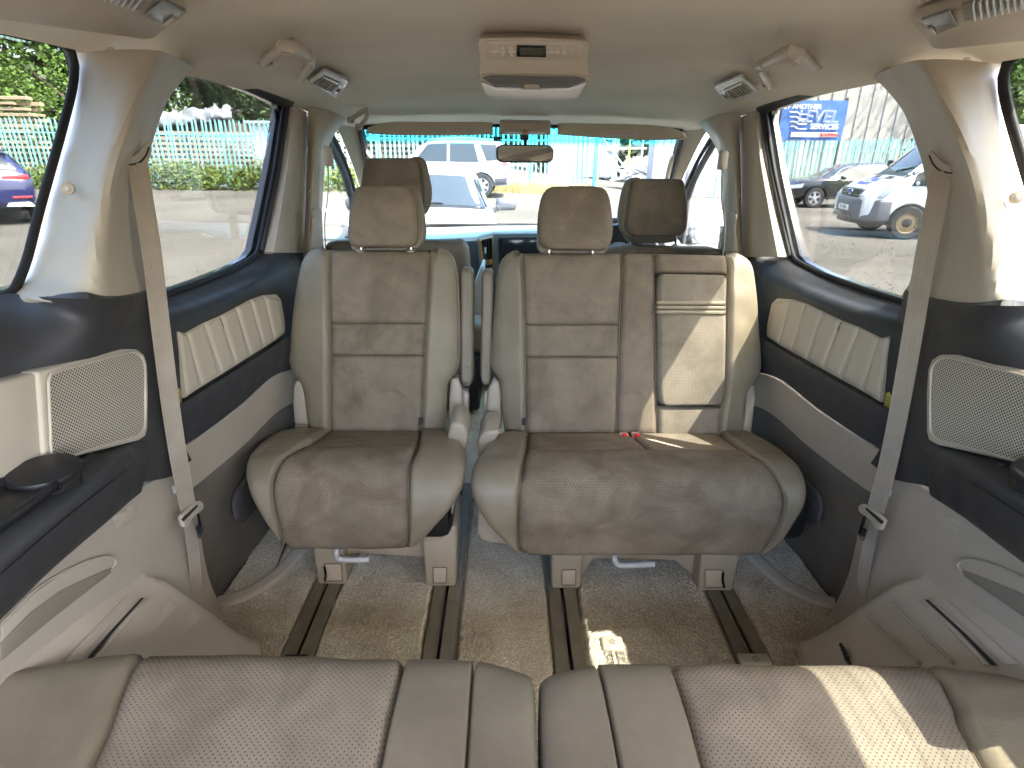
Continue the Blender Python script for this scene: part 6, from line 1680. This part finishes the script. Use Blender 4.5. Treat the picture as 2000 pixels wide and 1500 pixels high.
def car_body(T, st, paint, wheels, wr, nm='body'):
    """loft through stations (x, zbottom, zbelt, ztop, half width at belt, half width at top); wheel arches cut out"""
    def ring(s):
        x, zb, zs, zt, ws, wt = s
        half = [(ws * .86, zb), (ws * .965, zb + .10), (ws * 1.0, zb + (zs - zb) * .55), (ws * .985, zs - .03), (ws * .965, zs), (ws * .965 * .35 + wt * .65, zs + (zt - zs) * .62), (wt * .98, zt - min(.05, (zt - zs) * .3)), (wt * .85, zt - .004), (wt * .45, zt + .012), (0, zt + .018)]
        return [Vector((x, y, z)) for y, z in half] + [Vector((x, -y, z)) for y, z in half[-2::-1]]
    bm = bmesh.new()
    R = []
    # resample stations smoothly
    ss = []
    for i in range(len(st) - 1):
        for k in range(4):
            t = k / 4; ss.append(tuple(a + (b - a) * t for a, b in zip(st[i], st[i + 1])))
    ss.append(st[-1])
    for s in ss: R.append([bm.verts.new(p) for p in ring(s)])
    n = len(R[0])
    for a, b in zip(R, R[1:]):
        for k in range(n - 1): bm.faces.new([a[k], a[k + 1], b[k + 1], b[k]])
        bm.faces.new([a[n - 1], a[0], b[0], b[n - 1]])
    bm.faces.new(R[0]); bm.faces.new(R[-1][::-1])
    bmesh.ops.recalc_face_normals(bm, faces=bm.faces)
    me = bpy.data.meshes.new(nm); bm.to_mesh(me); bm.free()
    o = bpy.data.objects.new(nm, me); put(o, T)
    cb = bmesh.new()
    for (x, r) in wheels:
        for s in (1, -1):
            bmesh.ops.create_cone(cb, cap_ends=True, segments=32, radius1=r * 1.16, radius2=r * 1.16, depth=.62, matrix=Matrix.Translation((x, s * .95, wr * 1.02)) @ Matrix.Rotation(R_(90), 4, 'X'))
    cm = bpy.data.meshes.new('c'); cb.to_mesh(cm); cb.free()
    co = bpy.data.objects.new('c', cm); col.objects.link(co)
    md = o.modifiers.new('b', 'BOOLEAN'); md.operation = 'DIFFERENCE'; md.object = co; md.solver = 'EXACT'
    bpy.context.view_layer.update()
    ev = o.evaluated_get(bpy.context.evaluated_depsgraph_get())
    me2 = bpy.data.meshes.new_from_object(ev)
    o.modifiers.clear(); o.data = me2; me2.name = nm
    me2.materials.clear(); me2.materials.append(M[paint])
    bpy.data.objects.remove(co); bpy.data.meshes.remove(cm)
    me2.polygons.foreach_set('use_smooth', [True] * len(me2.polygons)); me2.set_sharp_from_angle(angle=R_(28))
    def lerp_st(x):
        for a, b in zip(st, st[1:]):
            lo, hi = (a, b) if a[0] < b[0] else (b, a)
            if lo[0] <= x <= hi[0]:
                t = (x - lo[0]) / (hi[0] - lo[0]); return tuple(p + (q - p) * t for p, q in zip(lo, hi))
        return st[0] if abs(x - st[0][0]) < abs(x - st[-1][0]) else st[-1]
    def half(x, z):
        s = lerp_st(x); h = ring(s)[:10]
        tab = sorted([(p.z, p.y) for p in h])
        return interp(tab, z)
    def top(x, y):
        s = lerp_st(x); h = ring(s)[4:10]
        tab = sorted([(p.y, p.z) for p in h])
        return interp(tab, abs(y))
    return half, top
def side_panel(T, name, quad, half, mat, sgn, off=.006, nu=6, nv=4):
    """a panel on the flank: quad corners (x,z) in order round it"""
    a, b, c, d = [Vector((q[0], 0, q[1])) for q in quad]
    vs, fs = [], []
    for layer in (0, 1):
        for i in range(nv + 1):
            for j in range(nu + 1):
                p = a.lerp(b, j / nu).lerp(d.lerp(c, j / nu), i / nv)
                vs.append(Vector((p.x, sgn * (half(p.x, p.z) + off - layer * .02), p.z)))
    W = nu + 1; N = W * (nv + 1)
    for i in range(nv):
        for j in range(nu):
            q = (i * W + j, i * W + j + 1, (i + 1) * W + j + 1, (i + 1) * W + j)
            fs.append(q); fs.append(tuple(N + k for k in q[::-1]))
    rim = [j for j in range(W)] + [i * W + nu for i in range(1, nv + 1)] + [nv * W + j for j in range(nu - 1, -1, -1)] + [i * W for i in range(nv - 1, 0, -1)]
    for k in range(len(rim)):
        p, q = rim[k], rim[(k + 1) % len(rim)]; fs.append((p, N + p, N + q, q))
    o = mesh(name, vs, fs, mat, T); o.data.set_sharp_from_angle(angle=R_(40)); return o
def top_panel(T, name, x0, x1, w0, w1, top, mat, off=.006, nu=8, nv=6):
    vs, fs = [], []
    for layer in (0, 1):
        for i in range(nv + 1):
            x = x0 + (x1 - x0) * i / nv; w = w0 + (w1 - w0) * i / nv
            for j in range(nu + 1):
                y = -w + 2 * w * j / nu
                vs.append(Vector((x, y, top(x, y) + off - layer * .02)))
    W = nu + 1; N = W * (nv + 1)
    for i in range(nv):
        for j in range(nu):
            q = (i * W + j, i * W + j + 1, (i + 1) * W + j + 1, (i + 1) * W + j)
            fs.append(q); fs.append(tuple(N + k for k in q[::-1]))
    rim = [j for j in range(W)] + [i * W + nu for i in range(1, nv + 1)] + [nv * W + j for j in range(nu - 1, -1, -1)] + [i * W for i in range(nv - 1, 0, -1)]
    for k in range(len(rim)):
        p, q = rim[k], rim[(k + 1) % len(rim)]; fs.append((p, N + p, N + q, q))
    o = mesh(name, vs, fs, mat, T); o.data.set_sharp_from_angle(angle=R_(40)); return o
def place(T, x, y, ang):
    T.location = (x, y, gz(x, y)); T.rotation_euler = (0, 0, R_(ang))

# silver estate car, nose to the left
T = thing('silver_car', 'silver four-wheel-drive car parked side-on before the turquoise fence', 'car')
st = [(-2.25, .42, .95, 1.0, .80, .70), (-2.18, .38, 1.02, 1.35, .88, .66), (-1.95, .36, 1.04, 1.66, .90, .68), (-1.2, .34, 1.04, 1.72, .91, .70), (-.2, .33, 1.02, 1.73, .92, .70), (.35, .33, 1.01, 1.66, .92, .69), (.62, .33, 1.0, 1.52, .92, .70), (1.12, .33, 1.0, 1.08, .91, .78), (1.9, .35, .93, .98, .89, .74), (2.2, .40, .82, .88, .84, .70), (2.28, .45, .70, .75, .76, .62)]
hf, tp = car_body(T, st, 'silver_paint', [(-1.36, .36), (1.40, .36)], .36)
for s in (1, -1):
    for q in ([(-.28, 1.07), (.78, 1.07), (.35, 1.58), (-.28, 1.62)], [(-1.28, 1.07), (-.36, 1.07), (-.36, 1.62), (-1.12, 1.62)], [(-1.98, 1.14), (-1.52, 1.10), (-1.30, 1.60), (-1.82, 1.58)]):
        side_panel(T, 'side_window', q, hf, M['car_glass'], s)
    side_panel(T, 'door_seam', [(-.325, .45), (-.315, .45), (-.315, 1.05), (-.325, 1.05)], hf, M['black_plastic'], s, .004, 1, 4)
    side_panel(T, 'sill_cover', [(-1.0, .36), (1.0, .36), (1.0, .46), (-1.0, .46)], hf, M['bumper_grey'], s, .01)
    side_panel(T, 'rear_bumper_corner', [(-2.2, .42), (-1.78, .38), (-1.78, .58), (-2.2, .62)], hf, M['bumper_grey'], s, .012)
    side_panel(T, 'tail_light', [(-2.17, .98), (-2.02, .98), (-2.02, 1.14), (-2.14, 1.14)], hf, M['lamp_red'], s, .012, 3, 3)
    side_panel(T, 'door_handle', [(-.95, .93), (-.72, .93), (-.72, .97), (-.95, .97)], hf, M['black_plastic'], s, .03, 2, 1)
    for x in (-1.36, 1.40): wheel(T, x, s * .80, .36, .22, s, 'alloy', 6)
    tube('roof_bar', [Vector((-1.7, s * .58, 1.73)), Vector((-.6, s * .62, 1.78)), Vector((.3, s * .6, 1.72))], .02, M['silver_plastic'], T)
top_panel(T, 'windscreen', .60, 1.06, .62, .70, tp, M['car_glass'])
r = P(997, 350, Y=20.6)
place(T, r.x - 2.25, 20.4, 178)

# small white car, nose towards us
T = thing('white_car', 'small white van-backed car facing us beyond the windscreen', 'car')
st = [(-1.95, .40, .90, 1.0, .74, .62), (-1.9, .36, .95, 1.38, .80, .58), (-1.2, .32, .95, 1.45, .83, .60), (-.2, .30, .94, 1.47, .84, .60), (.25, .30, .93, 1.42, .85, .60), (.45, .30, .93, 1.32, .85, .61), (1.12, .30, .92, .98, .84, .74), (1.55, .30, .84, .90, .82, .70), (1.85, .32, .70, .76, .76, .62), (1.98, .36, .55, .60, .66, .52)]
hf, tp = car_body(T, st, 'white_paint', [(-1.25, .30), (1.24, .30)], .30)
top_panel(T, 'windscreen', .40, 1.08, .56, .70, tp, M['car_glass'], .008)
top_panel(T, 'scuttle', 1.085, 1.15, .70, .70, tp, M['black_plastic'], .006, 8, 2)
for s in (1, -1):
    side_panel(T, 'side_window', [(-.2, .97), (.85, .97), (.40, 1.30), (-.2, 1.38)], hf, M['car_glass'], s)
    side_panel(T, 'headlight', [(1.30, .66), (1.80, .60), (1.62, .80), (1.22, .83)], hf, M['lamp_clear'], s, .012)
    vs_ = [Vector((1.35 + .42 * a, s * (.46 + .26 * b - .0 * a), tp(1.35 + .42 * a, .46 + .26 * b) + .014)) for a, b in [(0, 1), (.35, .98), (1, .55), (1.02, .1), (.75, .05), (.35, .5)]]
    slab('headlight_glass', vs_, (0, 0, -.05), M['lamp_clear'], T, bevel=.008)
    slab('indicator', [Vector((1.77, s * y, tp(1.77, abs(y)) + .016)) + Vector((dx, 0, 0)) for y, dx in [(.46, 0), (.52, 0), (.52, -.08), (.44, -.03)]], (0, 0, -.03), M['amber'], T, bevel=.002)
    m = bpy.data.objects.new('door_mirror', None); put(m, T)
    c = Vector((.72, s * 1.0, 1.0))
    pad('mirror_shell', [c + Vector((0, -s * .12, .085)), c + Vector((0, -s * .14, 0)), c + Vector((0, -s * .10, -.085))], [c + Vector((0, s * .13, .075)), c + Vector((0, s * .15, 0)), c + Vector((0, s * .12, -.075))], .09, M['bumper_grey'], m, hint=(1, 0, 0), hb=.03, es=.4, et=.4, ns=12, nt_=12)
    tube('mirror_arm', [c + Vector((0, -s * .08, -.04)), Vector((.70, s * .80, .90))], .03, M['bumper_grey'], m, n=8)
    tube('roof_seam', [Vector((.30, s * .56, tp(.30, .56) + .012)), Vector((-.6, s * .56, tp(-.6, .56) + .012)), Vector((-1.8, s * .5, tp(-1.8, .5) + .012))], .012, M['black_plastic'], T, n=6)
    tube('pillar_seam', [Vector((1.06, s * .72, tp(1.06, .72) + .01)), Vector((.40, s * .585, tp(.40, .585) + .01))], .014, M['black_plastic'], T, n=6)
    for x in (-1.25, 1.24): wheel(T, x, s * .73, .30, .19, s)
    tube('wiper', [Vector((1.07, s * .05 + .1, tp(1.07, .1) + .02)), Vector((.98, s * .05 - .45, tp(.98, .45) + .025))], .01, M['black_plastic'], T, n=5)
box('number_plate', (2.0, 0, .5), (.02, .5, .11), M['plate_white'], T, .004)
wc = P(824, 420, Y=7.6)
place(T, wc.x, 8.9, -85)

# blue hatchback seen from behind, cut by the left edge
T = thing('blue_hatchback', 'dark blue hatchback seen from behind at the far left', 'car')
st = [(-2.12, .45, .80, .86, .72, .66), (-2.05, .36, .92, 1.0, .84, .72), (-1.85, .34, .97, 1.28, .89, .64), (-1.55, .32, .98, 1.44, .90, .60), (-.7, .31, .97, 1.48, .91, .60), (.2, .30, .96, 1.45, .91, .60), (.55, .30, .95, 1.34, .91, .61), (1.2, .30, .94, 1.0, .90, .78), (1.9, .32, .82, .88, .86, .72), (2.1, .38, .65, .72, .78, .62)]
hf, tp = car_body(T, st, 'blue_paint', [(-1.30, .32), (1.32, .32)], .32)
for s in (1, -1):
    side_panel(T, 'side_window', [(-1.45, 1.02), (.95, 1.0), (.45, 1.36), (-1.2, 1.38)], hf, M['car_glass'], s)
    for x in (-1.30, 1.32): wheel(T, x, s * .79, .32, .2, s)
    slab('tail_light', [Vector((-2.06 + abs(yy - .5) * .06, s * yy, zz)) for yy, zz in [(.36, .86), (.82, .90), (.80, 1.0), (.36, .96)]], (-.05, 0, 0), M['lamp_red'], T, bevel=.01)
    slab('reflector', [Vector((-2.10, s * yy, zz)) for yy, zz in [(.45, .52), (.78, .52), (.78, .56), (.45, .56)]], (-.04, 0, 0), M['lamp_red'], T, bevel=.004)
    slab('exhaust_trim', [Vector((-2.08, s * yy, zz)) for yy, zz in [(.30, .36), (.80, .34), (.72, .44), (.36, .43)]], (-.06, 0, 0), M['silver_plastic'], T, bevel=.01)
top_panel(T, 'rear_window', -2.0, -1.62, .64, .54, tp, M['car_glass'], .01)
slab('roof_spoiler', [Vector((x, y, 1.455)) for x, y in [(-1.55, -.6), (-1.55, .6), (-1.74, .56), (-1.74, -.56)]], (0, 0, .03), M['black_paint'], T, bevel=.008)
tube('wiper', [Vector((-2.0, 0, 1.10)), Vector((-1.93, .4, 1.17))], .012, M['black_plastic'], T, n=5)
bd = disc('round_badge', (-2.075, 0, .93), (-1, 0, 0), .055, .02, M['chrome'], T)
box('number_plate', (-2.13, 0, .70), (.02, .5, .11), M['yellow_paint'], T, .004)
top_panel(T, 'windscreen', .5, 1.15, .58, .74, tp, M['car_glass'])
bp = G(80, 438)
place(T, bp.x - 2.0, bp.y + 1.1, 131)

# black saloon
T = thing('black_car', 'black estate car parked behind the white van', 'car')
st = [(-2.3, .42, .85, .9, .78, .66), (-2.2, .34, .96, 1.15, .86, .66), (-1.7, .32, .97, 1.40, .90, .62), (-.8, .31, .96, 1.47, .91, .61), (.0, .30, .95, 1.45, .92, .61), (.35, .30, .94, 1.36, .92, .62), (1.1, .30, .93, 1.0, .91, .78), (1.9, .30, .86, .90, .88, .72), (2.25, .33, .72, .78, .80, .64), (2.36, .4, .6, .64, .70, .55)]
hf, tp = car_body(T, st, 'black_paint', [(-1.38, .33), (1.38, .33)], .33)
for s in (1, -1):
    side_panel(T, 'side_window', [(-.35, .99), (.85, .98), (.30, 1.32), (-.35, 1.38)], hf, M['car_glass'], s)
    side_panel(T, 'side_window', [(-1.7, 1.02), (-.42, .99), (-.42, 1.38), (-1.5, 1.34)], hf, M['car_glass'], s)
    side_panel(T, 'headlight', [(1.85, .66), (2.25, .62), (2.2, .74), (1.80, .80)], hf, M['lamp_clear'], s, .012)
    tube('window_trim', [Vector((.90, s * (hf(.9, .985) + .01), .985)), Vector((.30, s * (hf(.3, 1.345) + .01), 1.345)), Vector((-1.4, s * (hf(-1.4, 1.37) + .01), 1.37))], .014, M['chrome'], T, n=6)
    for x in (-1.38, 1.38): wheel(T, x, s * .80, .33, .22, s)
    c = Vector((.62, s * 1.02, 1.0)); box('door_mirror', c, (.14, .2, .13), M['black_paint'], T, .04, 3)
top_panel(T, 'windscreen', .30, 1.05, .58, .74, tp, M['car_glass'])
bk = G(1592, 407)
place(T, bk.x + 1.38, bk.y + .85, 176)

# white van
T = thing('white_van', 'white van with grey bumper and rusty wheels at the right', 'van')
st = [(-3.0, .45, 1.2, 2.25, .94, .82), (-1.0, .42, 1.2, 2.30, .97, .84), (.55, .40, 1.2, 2.28, .98, .82), (.85, .40, 1.2, 2.12, .98, .80), (1.75, .40, 1.2, 1.30, .97, .84), (2.05, .40, 1.08, 1.16, .95, .80), (2.42, .40, .95, 1.02, .90, .72), (2.52, .42, .85, .90, .84, .66)]
hf, tp = car_body(T, st, 'white_paint', [(1.62, .345), (-1.8, .345)], .345)
top_panel(T, 'windscreen', .92, 1.70, .74, .86, tp, M['car_glass'], .008)
top_panel(T, 'scuttle', 1.71, 1.82, .82, .80, tp, M['black_plastic'], .008, 8, 2)
box('grille', (2.46, 0, .90), (.12, 1.15, .22), M['bumper_grey'], T, .03, 3)
for k in range(3): box('grille_slot', (2.525, 0, .84 + .06 * k), (.02, .9, .025), M['gloss_black'], T, .004)
oval = [Vector((2.53, .14 * math.cos(a), .93 + .055 * math.sin(a))) for a in [k * math.pi / 10 for k in range(20)]]
slab('oval_badge', oval, (.02, 0, 0), M['blue_ink'], T, bevel=.004)
tube('badge_ring', [p + Vector((.02, 0, 0)) for p in oval] + [oval[0] + Vector((.02, 0, 0))], .01, M['chrome'], T, n=5, steps=40, caps=False)
bmp = [(2.28, -.98), (2.50, -.78), (2.62, -.4), (2.64, 0), (2.62, .4), (2.50, .78), (2.28, .98), (2.0, .97), (2.0, -.97)]
slab('front_bumper', [Vector((x, y, .36)) for x, y in bmp], (0, 0, .44), M['bumper_grey'], T, bevel=.05, seg=3)
slab('bumper_opening', [Vector((2.655, y, z)) for y, z in [(-.5, .38), (.5, .38), (.45, .50), (-.45, .50)]], (-.05, 0, 0), M['gloss_black'], T, bevel=.01)
slab('lower_lip', [Vector((x * .985, y * .9, .28)) for x, y in bmp], (0, 0, .1), M['black_plastic'], T, bevel=.02)
npl = box('number_plate', (2.652, .1, .60), (.02, .52, .115), M['plate_white'], T, .004)
text('plate_text', 'H1 MER', (2.664, .1, .60), (0, 1, 0), (0, 0, 1), .11, M['dark_line'], npl, extrude=.002)
for s in (1, -1):
    hl = slab('headlight', [Vector((x, s * y, z)) for x, y, z in [(2.50, .62, .84), (2.22, .97, .84), (1.98, .975, 1.10), (2.05, .93, 1.16), (2.30, .70, 1.02)]], (.03, s * .03, .02), M['lamp_clear'], T, bevel=.01)
    side_panel(T, 'side_window', [(-.1, 1.28), (1.30, 1.18), (.78, 1.92), (-.1, 1.98)], hf, M['car_glass'], s, .01)
    side_panel(T, 'window_surround', [(1.25, 1.10), (1.72, 1.10), (1.62, 1.34), (1.25, 1.5)], hf, M['black_plastic'], s, .012)
    side_panel(T, 'door_seam', [(1.22, .5), (1.235, .5), (1.235, 1.15), (1.22, 1.15)], hf, M['black_plastic'], s, .004, 1, 4)
    side_panel(T, 'sill_cover', [(-1.2, .42), (1.0, .42), (1.0, .56), (-1.2, .56)], hf, M['bumper_grey'], s, .012)
    side_panel(T, 'arch_rust', [(1.14, .70), (1.24, .66), (1.40, .79), (1.36, .84)], hf, M['rust_edge'], s, .004, 4, 2)
    disc('side_repeater', (1.62, s * (hf(1.62, 1.15) + .02), 1.15), (0, s, 0), .04, .02, M['lamp_clear'], T, n=16)
    m = bpy.data.objects.new('door_mirror', None); put(m, T)
    box('mirror_shell', (1.32, s * 1.16, 1.42), (.12, .22, .34), M['black_plastic'], m, .04, 3)
    tube('mirror_arm', [(1.34, s * 1.1, 1.32), (1.4, s * .95, 1.25)], .03, M['black_plastic'], m, n=8)
    for x in (1.62, -1.8): wheel(T, x, s * .86, .345, .22, s, 'rust_wheel', hub_only=True)
    tube('wiper', [Vector((1.72, s * .1, tp(1.72, .1) + .03)), Vector((1.60, s * .62, tp(1.60, .62) + .03))], .014, M['black_plastic'], T, n=5)
    slab('bonnet_vent', [Vector((x, s * y, tp(x, y) + .006)) for x, y in [(1.86, .18), (1.98, .18), (1.96, .48), (1.86, .48)]], (0, 0, .008), M['gloss_black'], T, bevel=.002)
def bonnet_text(tx, x, size, bold):
    z = tp(x, .1) + .03; dz = tp(x - .15, .1) - tp(x + .15, .1)
    text('bonnet_text', tx, (x, .0, z), (0, 1, 0), (-.3, 0, dz), size, M['blue_ink'], T, extrude=.006, bold=bold, shear=.1)
bonnet_text('LEVEL', 2.11, .27, -.004); bonnet_text('SERVICES', 2.30, .15, .002)
vw = G(1764, 468)
place(T, 0, 0, 0)
ang = 171
off = Matrix.Rotation(R_(ang), 3, 'Z') @ Vector((1.62, .95, 0))
place(T, vw.x - off.x, vw.y - off.y, ang)
# ---------------------------------------------------------------- lettering becomes plain meshes
bpy.context.view_layer.update()
dg = bpy.context.evaluated_depsgraph_get()
for o in [o for o in scene.objects if o.type == 'FONT']:
    me = bpy.data.meshes.new_from_object(o.evaluated_get(dg))
    nm = o.name
    n = bpy.data.objects.new('tmp', me)
    par, mw = o.parent, o.matrix_local.copy()
    bpy.data.objects.remove(o)
    n.name = nm
    put(n, par)
    n.matrix_local = mw
bpy.context.view_layer.update()
